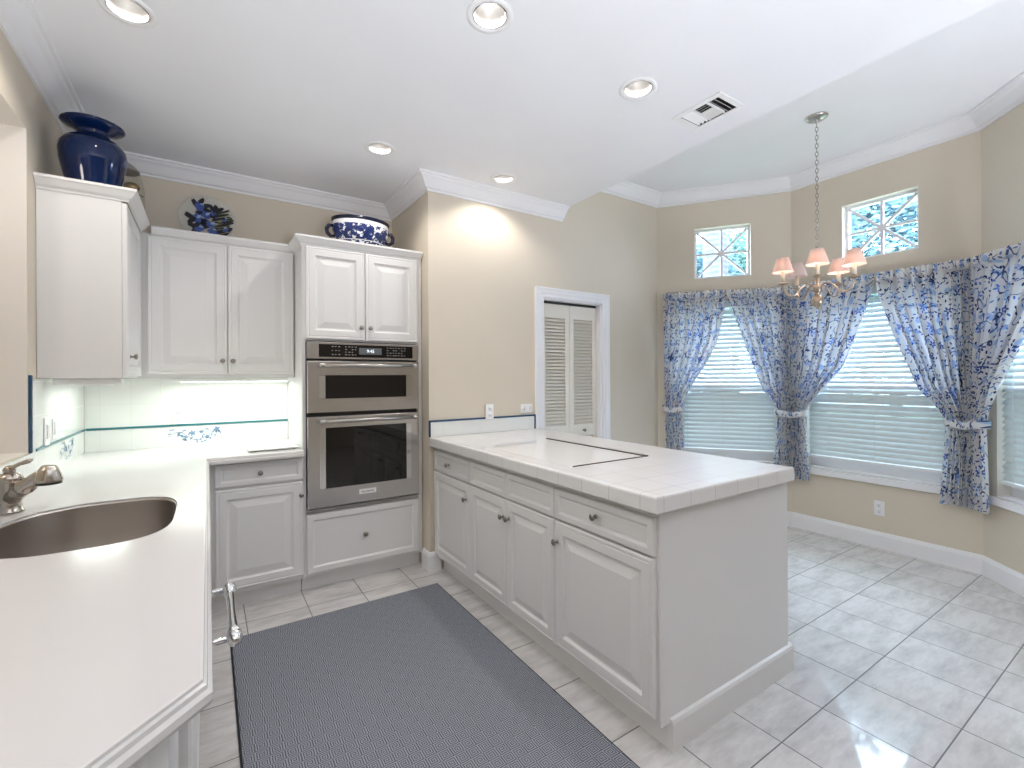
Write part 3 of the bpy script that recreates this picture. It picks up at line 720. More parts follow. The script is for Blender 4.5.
# ------------------------------------------------------------------ sink run along the left wall
XF = -.05
c = thing('base_cabinet', 'plain white corner base cabinet below the far end of the sink worktop', 'cabinet', (0, 0, 0))
MB().box((-.640, 2.605, .10), (XF, 3.832, .872)).box((-.640, 2.605, 0), (XF-.06, 3.832, .10)).build('carcass', MAT['cab'], c)
c = thing('base_cabinet', 'white sink base cabinet under the steel sink', 'cabinet', (XF, 1.56, 0), PI/2)
MB().box((0, 0, .10), (.018, .59, .872)).box((1.02, 0, .10), (1.04, .59, .872)).box((.018, .0, .10), (1.02, .59, .12)).box((.018, 0, .66), (1.02, .018, .872)).box((0, .06, 0), (1.04, .59, .10)).build('carcass', MAT['cab'], c)
for k in range(2):
    d = framed(MB(), .004+k*.517, .126, .512, .74, DOOR).build('door', MAT['cab'], c); knob(d, .49+k*.06, .78, 'pewter')
c = thing('base_cabinet', 'white pull out unit with a chrome bar handle beside the rug', 'cabinet', (XF, 1.105, 0), PI/2)
MB().box((0, 0, .10), (.45, .59, .872)).box((0, .06, 0), (.45, .59, .10)).build('carcass', MAT['cab'], c)
d = framed(MB(), .004, .126, .442, .742, FLATD).build('door', MAT['cab'], c)
h = MB(); hz, hy = .805, -.096
h.tube([(.08, hy, hz), (.12, hy, hz), (.20, hy, hz), (.31, hy, hz), (.355, hy, hz)], [.0095, .0105, .0085, .0105, .0095], 16)
for x in (.078, .357):
    h.tube([(x, -.0205, hz), (x, hy, hz)], .007, 12); h.sphere((x, hy, hz), .0165, 16, 10); h.sphere((x+(.024 if x < .2 else -.024), hy, hz), .0145, 16, 10, (.8, 1, 1)); h.sphere((x+(-.016 if x < .2 else .016), hy, hz), .0125, 16, 10, (.8, 1, 1))
ho = h.build('handle', MAT['chrome'], d); ho['label'] = 'chrome bar handle with ball ends'
c = thing('base_cabinet', 'white angled end cabinet under the clipped worktop corner nearest the camera', 'cabinet', (-.640, .254, 0), PI/4)
L = .59*math.sqrt(2)
MB().prism([(0, .0), (L, .0), (1.0083, .174), (.591, .591)], .10, .872).build('carcass', MAT['cab'], c)
d = framed(MB(), .03, .126, L-.075, .742, DOOR).build('door', MAT['cab'], c)

# worktop with sink cut-out and moulded edge
SINK = []
def sink_outline(d=0, n=56):
    pts = []
    cx, cy, a, b = -.325, 1.965, .232, .303
    for i in range(n):
        t = 2*PI*i/n; co, si = math.cos(t), math.sin(t); e = 2/3.6 if co > 0 else 2/2.3
        x = cx+(a+d)*math.copysign(abs(co)**e, co); y = cy+(b+d)*math.copysign(abs(si)**e, si)
        pts.append((x, y))
    return pts
def top_poly(d):
    k = d*(math.sqrt(2)-1)
    xf, yb = -.012, 3.148
    # outline, front edges pushed out by d
    yd = .845
    return [(XL+.004, yd-(xf-(XL+.004))-d*math.sqrt(2)), (xf+d, yd-k-0), (xf+d, yb-d), (.499, yb-d), (.499, YB-.004), (XL+.004, YB-.004)]
def worktop():
    bm = bmesh.new(); prof = [(0, .918), (.004, .917), (.005, .912), (.009, .909), (.010, .902), (.016, .897), (.017, .886), (.013, .878)]
    rings = [[bm.verts.new((x, y, z)) for x, y in top_poly(d)] for d, z in prof]
    for r, q in zip(rings, rings[1:]):
        for i in range(6): bm.faces.new((r[i], r[(i+1) % 6], q[(i+1) % 6], q[i]))
    hole = sink_outline(); hs = [[bm.verts.new((x, y, z)) for x, y in hole] for z in (.918, .878)]
    n = len(hole)
    for i in range(n): bm.faces.new((hs[0][i], hs[0][(i+1) % n], hs[1][(i+1) % n], hs[1][i]))
    for r, h_ in ((rings[0], hs[0]), (rings[-1], hs[1])):
        ed = []
        for L_ in (r, h_):
            for i in range(len(L_)):
                e = bm.edges.get((L_[i], L_[(i+1) % len(L_)])); ed.append(e)
        bmesh.ops.triangle_fill(bm, edges=ed, use_beauty=True)
    bmesh.ops.recalc_face_normals(bm, faces=bm.faces)
    me = bpy.data.meshes.new('worktop'); bm.to_mesh(me); bm.free(); me.materials.append(MAT['counter'])
    o = bpy.data.objects.new('worktop', me); COL.objects.link(o); return tag(o, 'glossy white L shaped worktop with moulded edge around the sink', 'countertop')
worktop()
def sink():
    m = MB(); rings = []
    for d, z in ((-.0012, .9125), (-.0030, .9125), (-.0035, .905), (-.005, .80), (-.012, .735), (-.035, .708), (-.075, .698), (-.16, .694)):
        rings.append([(x, y, z) for x, y in sink_outline(d)])
    m.loft(rings, (False, True), True); t = thing('kitchen_sink', 'undermounted stainless steel sink bowl in the white worktop', 'sink')
    o = m.build('bowl', MAT['sinksteel'], t); s = o.modifiers.new('thickness', 'SOLIDIFY'); s.thickness = .0012; s.offset = -1
    MB().lathe([(.040, 0), (.042, .003), (.030, .004), (.026, -.001), (.0005, -.002)], 24, (-.325, 1.965, .6945)).build('drain', MAT['chrome'], t)
sink()

# faucet
c = thing('kitchen_faucet', 'brushed nickel pull out faucet with lever handle behind the sink', 'faucet', (-.566, 2.262, .9185))
MB().lathe([(.001, 0), (.036, 0), (.036, .006), (.031, .010), (.030, .036), (.032, .039), (.032, .044), (.030, .047), (.030, .098), (.033, .101), (.034, .106), (.031, .109), (.034, .112), (.033, .118), (.029, .128), (.018, .134), (.001, .136)], 32).build('body', MAT['faucet'], c)
dirv = Vector((.155, -.19, 0)).normalized()
def fp(t, z): return (dirv.x*t, dirv.y*t, z)
MB().tube([fp(.012, .050), fp(.055, .076), fp(.078, .090), fp(.082, .0925), fp(.092, .0985), fp(.096, .101), fp(.150, .128), fp(.185, .142)], [.025, .024, .024, .028, .028, .0215, .0205, .021], 20).build('spout', MAT['faucet'], c)
hx_, hy_ = fp(.205, 0)[:2]
hd = MB().lathe([(.001, .172), (.016, .1715), (.020, .168), (.0205, .164), (.0235, .1625), (.0265, .156), (.031, .142), (.0345, .128), (.0355, .120), (.034, .118), (.001, .118)], 28, (hx_, hy_, 0)).build('spray_head', MAT['faucet'], c)
MB().lathe([(.033, .1178), (.0315, .110), (.001, .109)], 28, (hx_, hy_, 0)).build('nozzle', MAT['black'], hd)
MB().sphere((0, 0, .144), .0165, 16, 10).tube([(0, 0, .142), fp(.018, .155), fp(.055, .168), fp(.095, .178), fp(.116, .184)], [.010, .007, .0065, .0085, .005], 12).build('lever', MAT['faucet'], c)

# backsplashes
def strip_motif(parent, axis, n, o, w_, h_, seed):
    """scattered blue flower sprigs painted on the tile, on a plane facing the room"""
    rnd = random.Random(seed); m = MB()
    def blob(u, v, r, k=5, d=.0006):
        pts = []
        for i in range(20):
            a = 2*PI*i/20; q = r*(.72+.28*math.cos(k*a+seed)); pts.append((u+q*math.cos(a), v+q*math.sin(a)))
        shape(pts)
    def leaf(u, v, L_, a):
        pts = []
        for i in range(12):
            t = 2*PI*i/12; x, y = L_*.5*math.cos(t), L_*.2*math.sin(t); pts.append((u+x*math.cos(a)-y*math.sin(a), v+x*math.sin(a)+y*math.cos(a)))
        shape(pts)
    def shape(pts):
        pts = [(max(0, min(w_, p[0])), max(0, min(h_, p[1]))) for p in pts]
        if axis == 'x': vs = [(o[0]+p[0], o[1]-n*1.0, o[2]+p[1]) for p in pts]
        else: vs = [(o[0]+n*1.0, o[1]+p[0], o[2]+p[1]) for p in pts]
        m.add(vs, [list(range(len(vs)))])
    for u, v, r in ((.44, .62, .022), (.90, .80, .024), (.72, .35, .017), (.60, .70, .012)): blob(u*w_, v*h_, r)
    for i in range(46):
        u = rnd.random(); v = .5+.2*math.sin(u*9)+rnd.uniform(-.40, .40); leaf(u*w_, v*h_, rnd.uniform(.014, .026), rnd.random()*6)
    for i in range(28):
        u = i/28*.96; v = .45+.28*math.sin(u*9); u2 = (i+1)/28*.96; v2 = .45+.28*math.sin(u2*9)
        a = math.atan2((v2-v)*h_, (u2-u)*w_); leaf((u+u2)/2*w_, (v+v2)/2*h_, .012, a)
    fo = m.build('flower_motif', MAT['flowerblue'], parent); fo['label'] = 'painted blue flower sprig'
c = thing('tile_backsplash', 'white tile backsplash on the back wall with a blue liner and flower motif', 'backsplash')
MB().box((XL+.010, YB-.010, .9185), (.499, YB-.0006, 1.374)).build('tiles', MAT['tile_xz'], c)
MB().box((XL+.016, YB-.016, 1.052), (.499, YB-.0105, 1.066)).build('liner', MAT['tealliner'], c, bevel=.003)
strip_motif(c, 'x', 0.0006, (-.222, YB-.0102, .934), .304, .108, 3)
c = thing('tile_backsplash', 'white tile backsplash on the left wall below the side cabinet', 'backsplash')
m = MB().box((XL+.0006, 2.822, .9185), (XL+.009, YB-.011, 1.374)); m.build('tiles', MAT['tile_yz'], c)
MB().box((XL+.0006, .62, .9185), (XL+.009, 2.8215, 1.052)).build('low_tiles', MAT['tile_yz'], c)
MB().box((XL+.0095, 2.86, 1.052), (XL+.0155, YB-.017, 1.066)).build('liner', MAT['tealliner'], c, bevel=.003)
MB().box((XL+.0006, 2.803, 1.054), (XL+.012, 2.821, 1.39)).build('edge_liner', MAT['liner'], c, bevel=.003)
strip_motif(c, 'y', 0.0006, (XL+.0095, 3.26, .934), .29, .108, 5)
# island splash on the pantry wall
c = thing('tile_backsplash', 'low white tile backsplash with navy liner on the wall behind the island', 'backsplash')
MB().box((1.318, YW-.010, .949), (2.220, YW-.0006, 1.052)).build('tiles', MAT['tile_xz'], c)
MB().box((1.304, YW-.014, .949), (1.3175, YW-.0006, 1.066)).box((2.2205, YW-.014, .949), (2.234, YW-.0006, 1.066)).box((1.3175, YW-.014, 1.0525), (2.2205, YW-.0006, 1.066)).build('liner', MAT['liner'], c, bevel=.003)

# outlets and switches
def outlet(label, loc, rz, w_=.07, h_=.115, kind='outlet', flip=False):
    t = thing('wall_outlet' if kind == 'outlet' else 'light_switch', label, 'outlet' if kind == 'outlet' else 'switch', loc, rz)
    pl_ = MB().box((-w_/2, -.006, -h_/2), (w_/2, 0, h_/2)).build('cover_plate', MAT['plastic'], t, bevel=.003)
    if kind == 'outlet':
        for k in (-1, 1):
            m = MB(); sl = MB()
            cx, cz = (k*w_*.24, 0) if flip else (0, k*h_*.20)
            m.lathe([(.0165, 0), (.0165, .0015), (.0001, .0016)], 20, (cx, -.006, cz), axis='y')
            for dx, dz in ((-.006, .003), (.006, .003)):
                if flip: dx, dz = dz, dx
                sl.box((cx+dx-.0013, -.0082, cz+dz-.004), (cx+dx+.0013, -.0078, cz+dz+.004))
            sl.box((cx-.002, -.0082, cz-.010), (cx+.002, -.0078, cz-.006))
            so = m.build('socket', MAT['plastic'], t); sl.build('slots', MAT['slot'], so)
    else:
        MB().box((-.017, -.010, -.033), (.017, -.006, .033)).build('rocker', MAT['cream'], t, bevel=.002)
    return t
outlet('white outlet above the flower motif on the back wall tile', (-.16, YB-.0105, 1.125), 0)
outlet('upright white outlet straddling the navy liner on the wall behind the island', (1.796, YW-.0145, 1.108), 0)
outlet('sideways white outlet on the beige wall beside the closet casing', (2.148, YW-.001, 1.118), 0, .115, .07, flip=True)
outlet('white outlet low on the beige bay wall under the blind', (C1[0]-.001, 1.487, .318), -PI/2)
outlet('tall grey switch plate on the left wall tile nearest the blue edge strip', (XL+.0095, 3.02, 1.125), PI/2, .075, .135, kind='switch')
outlet('narrow switch on the left wall tile, deeper toward the corner', (XL+.0095, 3.15, 1.13), PI/2, .06, .10, kind='switch')

# glass board
c = thing('cutting_board', 'white glass cutting board lying on the worktop beside the oven', 'cutting board', (.352, 3.345, .9182), .03)
MB().prism([(-.150, -.10), (.138, -.10), (.138, .17), (-.150, .17)], .006, .014).build('slab', MAT['board'], c, bevel=.003)
for x in (-.11, .11):
    for y in (-.075, .135): MB().lathe([(.008, 0), (.008, .0062)], 12, (x, y, 0), cap=(True, True)).build('foot', MAT['slot'], c)

# ------------------------------------------------------------------ island
IX, IXR, IYN = 1.360, 2.255, 1.125      # carcass front, far side, near end
def island_unit(y_far, y_near, label):
    t = thing('island_cabinet', label, 'cabinet', (IX, y_far, 0), -PI/2)
    return t, y_far-y_near
ISL = 'island base cabinets'
c, W_ = island_unit(3.063, 2.5275, 'white island cabinet nearest the ovens with one narrow drawer over one door')
MB().box((0, .001, .10), (W_, IXR-IX, .885)).box((0, .050, 0), (W_, IXR-IX-.02, .10)).build('carcass', MAT['cab'], c)
d = framed(MB(), .0, .716, W_-.003, .139, DRAW).build('drawer', MAT['cab'], c); knob(d, .245, .787, 'pewter')
d = framed(MB(), .0, .130, W_-.003, .578, DOORN).build('door', MAT['cab'], c); knob(d, W_-.045, .612, 'pewter')
c, W_ = island_unit(2.5275, 1.6995, 'white island cabinet with two false drawers over paired doors, under the cooktop')
MB().box((0, .001, .10), (W_, IXR-IX, .885)).box((0, .050, 0), (W_, IXR-IX-.02, .10)).build('carcass', MAT['cab'], c)
h2 = W_/2
for k in range(2):
    framed(MB(), .002+k*h2, .716, h2-.004, .139, DRAW).build('false_drawer', MAT['cab'], c)
    d = framed(MB(), .002+k*h2, .130, h2-.004, .578, DOORN).build('door', MAT['cab'], c); knob(d, h2+(.028 if k else -.028), .614, 'pewter')
c, W_ = island_unit(1.6995, IYN-.002, 'white island cabinet at the free end, one wide drawer over one wide door')
MB().box((0, .001, .10), (W_, IXR-IX, .885)).box((0, .050, 0), (W_, IXR-IX-.02, .10)).build('carcass', MAT['cab'], c)
d = framed(MB(), .003, .716, W_-.004, .139, DRAW).build('drawer', MAT['cab'], c); knob(d, .281, .792, 'pewter')
d = framed(MB(), .003, .130, W_-.004, .578, DOOR).build('door', MAT['cab'], c); knob(d, .026, .614, 'pewter')
MB().box((W_+.0005, .0, .10), (W_+.012, IXR-IX, .885)).build('end_panel', MAT['cab'], c)
MB().loft([[(W_+.0005, y, z), (W_+.026, y, z), (W_+.026, y, z2), (W_+.021, y, z3), (W_+.0125, y, z3+.006), (W_+.0005, y, z3+.006)] for y, z, z2, z3 in ((.050, 0, .100, .112), (IXR-IX+.028, 0, .100, .112))], (True, True)).build('plinth', MAT['cab'], c)

c = thing('island_worktop', 'white square tiled island worktop with bullnose tile edge', 'countertop')
TX0, TX1, TY0, TY1, TZ = 1.306, 2.262, 1.082, 3.060, .948
m = MB().box((TX0+.012, TY0+.012, TZ-.040), (TX1-.012, TY1, TZ)); m.build('tiled_top', MAT['tile_xy'], c)
def nose(pts_path, mat, nm):
    prof = [(0, TZ), (.006, TZ-.0005), (.0105, TZ-.004), (.012, TZ-.010), (.012, TZ-.058), (.010, TZ-.062), (0, TZ-.062)]
    return MB().loft(sweep(pts_path, prof), (True, True), True).build(nm, mat, c)
a = .0122
e1 = [(TX0+a, TY1), (TX0+a, TY0+a)]
rings_path = [(TX0+a, TY1), (TX0+a, TY0+a), (TX1-a, TY0+a), (TX1-a, TY1)]
# sweep puts 'out' on the left of travel: travel so the island is on the right
P_ = rings_path[::-1]
def nose_side(i, mat, nm):
    prof = [(0, TZ), (.006, TZ-.0005), (.0105, TZ-.004), (.012, TZ-.010), (.012, TZ-.058), (.010, TZ-.062), (0, TZ-.062)]
    R_ = sweep(P_, prof); MB().loft(R_[i:i+2], (True, True)).build(nm, mat, c)
nose_side(0, MAT['tile_y_edge'], 'edge_tiles'); nose_side(1, MAT['tile_x_edge'], 'edge_tiles'); nose_side(2, MAT['tile_y_edge'], 'edge_tiles')
c = thing('cooktop', 'flush pale glass cooktop with dark rim set in the tiled island', 'cooktop', (1.405, 1.665, TZ))
MB().box((0, 0, .0004), (.515, .840, .0014)).build('glass', MAT['cooktop'], c)
MB().box((.515, -.008, .0004), (.535, .848, .0065)).box((.02, -.005, .0004), (.515, 0, .0045)).build('rim', MAT['cooktrim'], c)

# ------------------------------------------------------------------ rug
m = MB(); pts = [(.098, .45), (1.245, .45), (1.262, 2.855), (.098, 2.845)]
rg = thing('rug', 'dark blue grey runner rug with square key pattern on the kitchen floor', 'rug')
m = MB().prism(pts, .001, .008).build('pile', MAT['rug'], rg, bevel=.002)
bp = [(x+(.006 if x > .5 else -.008), y+(.005 if y > 1 else -.005)) for x, y in pts]
MB().prism(bp, .0005, .005).build('binding', MAT['rugedge'], rg)

# ------------------------------------------------------------------ things on top of the cabinets
TOPZ = 2.2915
c = thing('vase', 'large cobalt blue glass vase with flared lip on the left wall cabinet', 'vase', (-.468, 3.055, TOPZ-.05))
VP = [(.001, .0), (.078, .0), (.084, .006), (.094, .05), (.112, .12), (.126, .185), (.131, .235), (.126, .268), (.108, .296), (.082, .312), (.066, .322), (.062, .334), (.070, .346), (.096, .360), (.116, .370), (.124, .378), (.122, .383), (.112, .381), (.080, .366), (.058, .352), (.052, .336), (.055, .32)]
MB().lathe(VP, 48).build('body', MAT['vase'], c)
c = thing('glass_lantern', 'clear glass lantern with metal cap and brass base half hidden behind the blue vase', 'lantern', (-.425, 3.655, TOPZ-.05))
MB().lathe([(.045, .075), (.075, .095), (.098, .14), (.105, .20), (.104, .28), (.092, .355), (.080, .395)], 36).build('globe', MAT['clear'], c)
MB().lathe([(.001, .452), (.02, .452), (.035, .444), (.062, .424), (.080, .402), (.082, .394), (.078, .393), (.066, .403), (.03, .416), (.001, .419)], 32).build('cap', MAT['nickel'], c)
m = MB().lathe([(.001, 0), (.070, 0), (.072, .010), (.040, .020), (.022, .035), (.022, .06), (.05, .075), (.052, .082), (.001, .085)], 28); m.build('base', MAT['oldbrass'], c)
m = MB().sphere((.045, -.03, .295), .034, 16, 10, (1.2, 1, .8)).tube([(.02, -.02, .085), (.03, -.03, .13), (.04, -.03, .28)], .010, 8).tube([(.05, -.03, .26), (.080, -.02, .258), (.100, -.01, .252)], [.008, .005, .003], 8)
m.build('figure', MAT['oldbrass'], c)

c = thing('plate', 'clear glass plate painted with dark blue irises leaning on the back wall', 'plate', (.005, 3.735, TOPZ-.004))
c.rotation_euler = (math.radians(-13), 0, 0)
R_ = .165
# disc stands on its rim; local -y faces the room
MB().lathe([(.001, .004), (.085, .004), (.100, .008), (.150, .018), (R_, .022), (R_, .018), (.150, .013), (.100, .003), (.085, -.001), (.001, -.001)], 56, (0, 0, R_), axis='y').build('glass', MAT['plateglass'], c)
rnd = random.Random(4)
def pshape(mb, pts, d):
    q = []
    for x, z in pts:
        r = math.hypot(x, z); 
        if r > .152: x, z = x*.152/r, z*.152/r; r = .152
        y = -(.0048 + (0 if r < .088 else (r-.088)*.24) + d); q.append((x, y, z+R_))
    mb.add(q, [list(range(len(q)))])
def pell(mb, x, z, a, b, r, d, n=18, wob=.0):
    pshape(mb, [(x+a*(1+wob*math.cos(5*t))*math.cos(t)*math.cos(r)-b*(1+wob*math.cos(5*t))*math.sin(t)*math.sin(r), z+a*(1+wob*math.cos(5*t))*math.cos(t)*math.sin(r)+b*(1+wob*math.cos(5*t))*math.sin(t)*math.cos(r)) for t in [2*PI*i/n for i in range(n)]], d)
blk, blu, pal, stm = MB(), MB(), MB(), MB()
IR = [(-.045, .085, .034), (.045, .05, .034), (-.06, .0, .034), (.02, -.035, .032), (-.01, .03, .030), (.09, .015, .026), (.03, -.085, .032), (-.05, -.075, .032), (.09, -.06, .030)]
for x, z, s in IR:
    s *= 1.25
    blu, pal = MB(), MB()
    for k in range(5):
        a = rnd.random()*6.28; pell(blk, x+s*.8*math.cos(a), z+s*.7*math.sin(a), s*.9, s*.34, a+rnd.uniform(-.6, .6), .0004)
    pell(blu, x, z, s*.8, s*.62, rnd.random()*3, .0008, wob=.14); pell(pal, x+s*.25, z+s*.3, s*.38, s*.24, rnd.random()*3, .0012, wob=.2)
    io = blu.build('painted_iris', MAT['irisblue'], c); pal.build('painted_petal', MAT['irispale'], io)
for k in range(9):
    z0 = -.10+k*.02; pell(blk, .085+rnd.uniform(-.02, .03), z0, .06, .009, .35+rnd.uniform(-.2, .2), .0003)
for k in range(8):
    z0 = -.09+k*.022; pell(stm, .075+rnd.uniform(-.02, .03), z0, .065, .0028, .38+rnd.uniform(-.15, .15), .0015)
blk.build('painted_leaves', MAT['inkblack'], c); stm.build('painted_stems', MAT['stemgreen'], c)

c = thing('footed_bowl', 'oval blue and white transferware basin with dark handles on the oven cabinet', 'bowl', (.915, 3.345, 2.2765-.008), 0)
MB().lathe([(.001, 0), (.62, 0), (.66, .012), (.72, .03), (.90, .075), (1.0, .125), (1.0, .16), (.97, .188), (.985, .205), (.945, .205), (.93, .188), (.95, .15), (.93, .12), (.80, .07), (.55, .04), (.001, .035)], 56, sx=.195, sy=.135).build('body', MAT['transfer'], c)
MB().lathe([(.975, .186), (1.02, .194), (1.03, .206), (.985, .211), (.94, .206)], 56, sx=.195, sy=.135).build('rim', MAT['navy'], c)
for s in (-1, 1):
    MB().tube([(s*.188, 0, .150), (s*.215, 0, .150), (s*.232, 0, .125), (s*.228, 0, .095), (s*.205, 0, .075), (s*.178, 0, .080)], [.010, .013, .013, .013, .012, .010], 12).build('handle', MAT['navy'], c)

# ------------------------------------------------------------------ ceiling fixtures
canlabels = ['recessed ceiling light above the blue vase, cut by the top edge', 'recessed ceiling light at the top middle of the photo', 'recessed ceiling light beside the air vent', 'recessed ceiling light above the blue and white basin', 'recessed ceiling light close to the moulding over the beige wall']
for (x, y), lb in zip(CANS, canlabels):
    t = thing('recessed_light', lb, 'ceiling light', (x, y, ZC), 0, 'recessed kitchen lights')
    MB().lathe([(.066, .004), (.067, -.001), (.070, -.005), (.090, -.004), (.093, -.0005), (.067, -.0002)], 40).build('trim_ring', MAT['plastic'], t)
    MB().lathe([(.066, .0), (.0655, -.002), (.064, -.002), (.0635, 0), (.058, .030), (.050, .080), (.040, .084), (.042, .086)], 36).build('reflector', MAT['canmetal'], t)
    MB().lathe([(.0645, -.0022), (.0665, -.0024), (.0668, -.001)], 40).build('gap_ring', MAT['black'], t)
    MB().lathe([(.040, .082), (.041, .066), (.030, .058), (.012, .054), (.001, .053)], 28).build('bulb', MAT['lens'], t)
    MB().lathe([(.0675, .001), (.062, .085), (.001, .086)], 28).build('housing', MAT['ventgrey'], t)
    lamp('can_and_fill_lamp', 'SPOT', (x, y, ZC+.030), 13, (1, .95, .89), spot_size=math.radians(140), spot_blend=.5, shadow_soft_size=.03)
for x, y in ((.2, .1), (1.8, .1), (.2, -1.6), (1.8, -1.6)):  # unseen spots added near and behind the camera for fill, no fixtures
    lamp('can_and_fill_lamp', 'SPOT', (x, y, ZC-.012), 8, (1, .95, .89), spot_size=math.radians(125), spot_blend=.7, shadow_soft_size=.05)

x0, y0, x1, y1 = VENT
c = thing('ceiling_vent', 'white rectangular air vent with angled louvres in the kitchen ceiling', 'vent', ((x0+x1)/2, (y0+y1)/2, ZC))
hx, hy = (x1-x0)/2, (y1-y0)/2; fr = .032
m = MB().box((-hx, -hy, -.006), (-hx+fr, hy, -.0005)).box((hx-fr, -hy, -.006), (hx, hy, -.0005)).box((-hx+fr, -hy, -.006), (hx-fr, -hy+fr, -.0005)).box((-hx+fr, hy-fr, -.006), (hx-fr, hy, -.0005))
m.build('frame', MAT['plastic'], c, bevel=.002)
ix, iy = hx-fr+.004, hy-fr+.004
MB().box((-ix, -iy, .045), (ix, iy, .05)).box((-ix, -iy, 0), (-ix+.003, iy, .05)).box((ix-.003, -iy, 0), (ix, iy, .05)).box((-ix, -iy, 0), (ix, -iy+.003, .05)).box((-ix, iy-.003, 0), (ix, iy, .05)).build('duct', MAT['ventgrey'], c)
m = MB()
def louv(p0, p1, tilt, wd=.017):
    p0, p1 = Vector(p0), Vector(p1); d = (p1-p0).normalized(); nn = Vector((-d.y, d.x, 0)); t = nn*math.cos(tilt)*wd/2+Vector((0, 0, math.sin(tilt)*wd/2)); th = Vector((0, 0, .0014))
    vs = [p0-t, p1-t, p1+t, p0+t]; vs += [v+th for v in vs]; m.add(vs, [(0,3,2,1),(4,5,6,7),(0,1,5,4),(1,2,6,5),(2,3,7,6),(3,0,4,7)])
q = iy*.36
for k in range(3):      # near end: blades across, throwing toward the near end
    y = -iy+.012+k*(iy-q-.012)/2.6; louv((-ix+.004, y, .006), (ix-.004, y, .006), .9)
for k in range(3):
    y = iy-.012-k*(iy-q-.012)/2.6; louv((-ix+.004, y, .006), (ix-.004, y, .006), -.9)
for k in range(4):
    x = .008+k*(ix-.012)/3.6; louv((x, -q, .006), (x, q, .006), .9); louv((-x, -q, .006), (-x, q, .006), -.58, .013)
m.box((-.003, -q, .0), (.003, q, .012)).box((-ix, -q-.003, 0), (ix, -q+.003, .012)).box((-ix, q-.003, 0), (ix, q+.003, .012))
m.build('louvres', MAT['plastic'], c)

# ------------------------------------------------------------------ chandelier
c = thing('chandelier', 'five arm bronze chandelier with small pink shades hanging on a chain in the nook', 'chandelier', (3.517, 1.525, 0))
MB().lathe([(.068, ZN-.001), (.068, ZN-.006), (.060, ZN-.014), (.030, ZN-.022), (.012, ZN-.028), (.010, ZN-.040), (.001, ZN-.042)], 32).build('canopy', MAT['nickel'], c)
m = MB(); z = ZN-.042; k = 0; zt = 2.225
while z > zt:
    a = PI/2*(k % 2)+.4; pts = []
    for i in range(14):
        t = 2*PI*i/14; q = .0085*math.cos(t); h_ = .017*math.sin(t); pts.append((q*math.cos(a), q*math.sin(a), z-.015+h_))
    m.tube(pts, .0021, 6, closed=True); z -= .0285; k += 1
m.build('chain', MAT['pewter'], c)
MB().lathe([(.001, 2.262), (.006, 2.258), (.007, 2.235), (.012, 2.228), (.009, 2.215), (.010, 2.11), (.018, 2.10), (.012, 2.085), (.013, 2.03), (.024, 2.015), (.026, 1.985), (.018, 1.972), (.010, 1.962), (.014, 1.955), (.001, 1.953)], 24).build('stem', MAT['brass'], c, loc=(0, 0, -.03))
MB().lathe([(.001, 1.958), (.018, 1.952), (.033, 1.935), (.038, 1.912), (.033, 1.889), (.018, 1.873), (.008, 1.868), (.009, 1.860), (.001, 1.854)], 28).build('ball', MAT['brass'], c, loc=(0, 0, -.03))
a0 = math.atan2(-1.525, -3.517); RA = .212
for k in range(5):
    a = a0+k*2*PI/5; ca, sa = math.cos(a), math.sin(a)
    def ap(r, z): return (r*ca, r*sa, z)
    pr = [(.012, 1.985), (.030, 2.018), (.060, 2.030), (.092, 2.014), (.118, 1.978), (.140, 1.957), (.168, 1.956), (.196, 1.972), (.209, 2.008), (RA, 2.035)]
    # smooth by subdivision
    pts = [ap(*q) for q in pr]
    sm = []
    for i in range(len(pts)-1):
        p0, p1, p2, p3 = [Vector(pts[max(0, min(len(pts)-1, i+j))]) for j in (-1, 0, 1, 2)]
        for t in (0, .25, .5, .75): sm.append(.5*((2*p1)+(p2-p0)*t+(2*p0-5*p1+4*p2-p3)*t*t+(3*p1-p0-3*p2+p3)*t*t*t))
    sm.append(Vector(pts[-1]))
    arm = MB().tube(sm, .0062, 10).build('arm', MAT['brass'], c, loc=(0, 0, -.03))
    cx, cy = RA*ca, RA*sa
    MB().lathe([(.001, 2.030), (.012, 2.034), (.030, 2.040), (.034, 2.046), (.028, 2.046), (.014, 2.044), (.014, 2.056), (.001, 2.057)], 20, (cx, cy, 0)).build('drip_cup', MAT['brass'], arm)
    MB().lathe([(.001, 2.057), (.0125, 2.057), (.0125, 2.128), (.001, 2.129)], 18, (cx, cy, 0)).build('candle', MAT['candle'], arm)
    MB().sphere((cx, cy, 2.165), .016, 14, 9, (1, 1, 1.7)).build('bulb', MAT['bulb' if k != 3 else 'plastic'], arm)
    sh = MB().lathe([(.066, 2.122), (.0658, 2.124), (.036, 2.222), (.0345, 2.222), (.0642, 2.124)], 32, (cx, cy, 0)); sh.build('lamp_shade', MAT['shade'], arm)
    if k != 3: lamp('chandelier_lamp', 'POINT', (3.517+cx, 1.525+cy, 2.120), 3.4, (1, .78, .55), shadow_soft_size=.012)

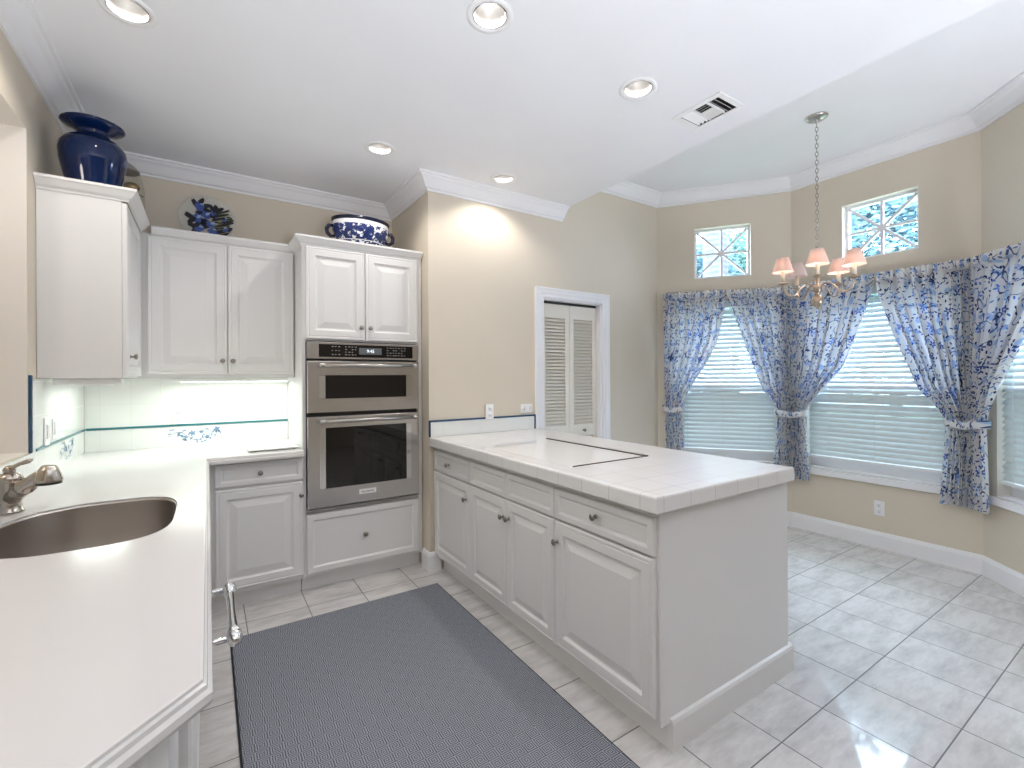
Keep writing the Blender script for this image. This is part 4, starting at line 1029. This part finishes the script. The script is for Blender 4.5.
# ------------------------------------------------------------------ outside
structure(MB().box((4.7, -12, -.45), (30, 16, -.30)).box((-30, 4.75, -.45), (4.69, 16, -.30)), 'floor_lawn', MAT['grass'])
def tree(label, loc, h_, r, mat, n, seed, trunk_r=.12, cat='tree'):
    rnd = random.Random(seed); t = thing('tree', label, cat, (loc[0], loc[1], -.3))
    pts = [(0, 0, 0), (.05, .03, h_*.3), (-.03, .06, h_*.6), (0, 0, h_*.8)]
    MB().tube(pts, [trunk_r, trunk_r*.8, trunk_r*.6, trunk_r*.3], 12).build('trunk', MAT['trunk'], t)
    vs, fs = [], []
    for i in range(n):
        u = rnd.random(); th = rnd.random()*6.283; ph = math.acos(rnd.uniform(-1, 1)); q = r*(.35+.65*u**.5)*(1+.18*math.sin(3*th+seed)*math.sin(ph*3))
        p = Vector((q*math.sin(ph)*math.cos(th), q*math.sin(ph)*math.sin(th), h_*.62+q*1.25*math.cos(ph)))
        s = rnd.uniform(.05, .10); e = Matrix.Rotation(rnd.random()*6.28, 3, 'Z') @ Matrix.Rotation(rnd.random()*3, 3, 'X')
        b = len(vs)
        for x, y, z in ((-1, 0, 0), (0, -.4, .1), (1, 0, 0), (0, .4, .1)): vs.append(p+e @ Vector((x*s, y*s, z*s)))
        fs += [(b, b+1, b+2), (b, b+2, b+3)]
    me = bpy.data.meshes.new('foliage'); me.from_pydata([tuple(v) for v in vs], [], fs); me.materials.append(mat); o = bpy.data.objects.new('foliage', me); COL.objects.link(o); o.parent = t
    return t
tree('leafy teal green tree filling the small square window over the chandelier side', (11.0, 3.4), 6.0, 1.95, MAT['leafA'], 30000, 1)
tree('bushy pale tree low behind the middle bay window', (8.6, .2), 3.2, .9, MAT['leafC'], 5000, 2)
tree('green tree seen at the edge of the small window nearest the closet', (12.6, 7.6), 6.8, 1.4, MAT['leafB'], 14000, 3)
tree('blue green tree seen left of the grey trunk through the small window', (9.4, 6.65), 5.6, 1.05, MAT['leafA'], 12000, 4)
t = thing('palm_tree', 'thick ringed grey palm trunk seen through the small window nearest the closet', 'tree', (8.3, 5.4, -.3))
MB().tube([(0, 0, 0), (.02, 0, 2), (0, .02, 4.5), (0, 0, 7)], [.27, .24, .22, .20], 24).build('trunk', MAT['trunk'], t)
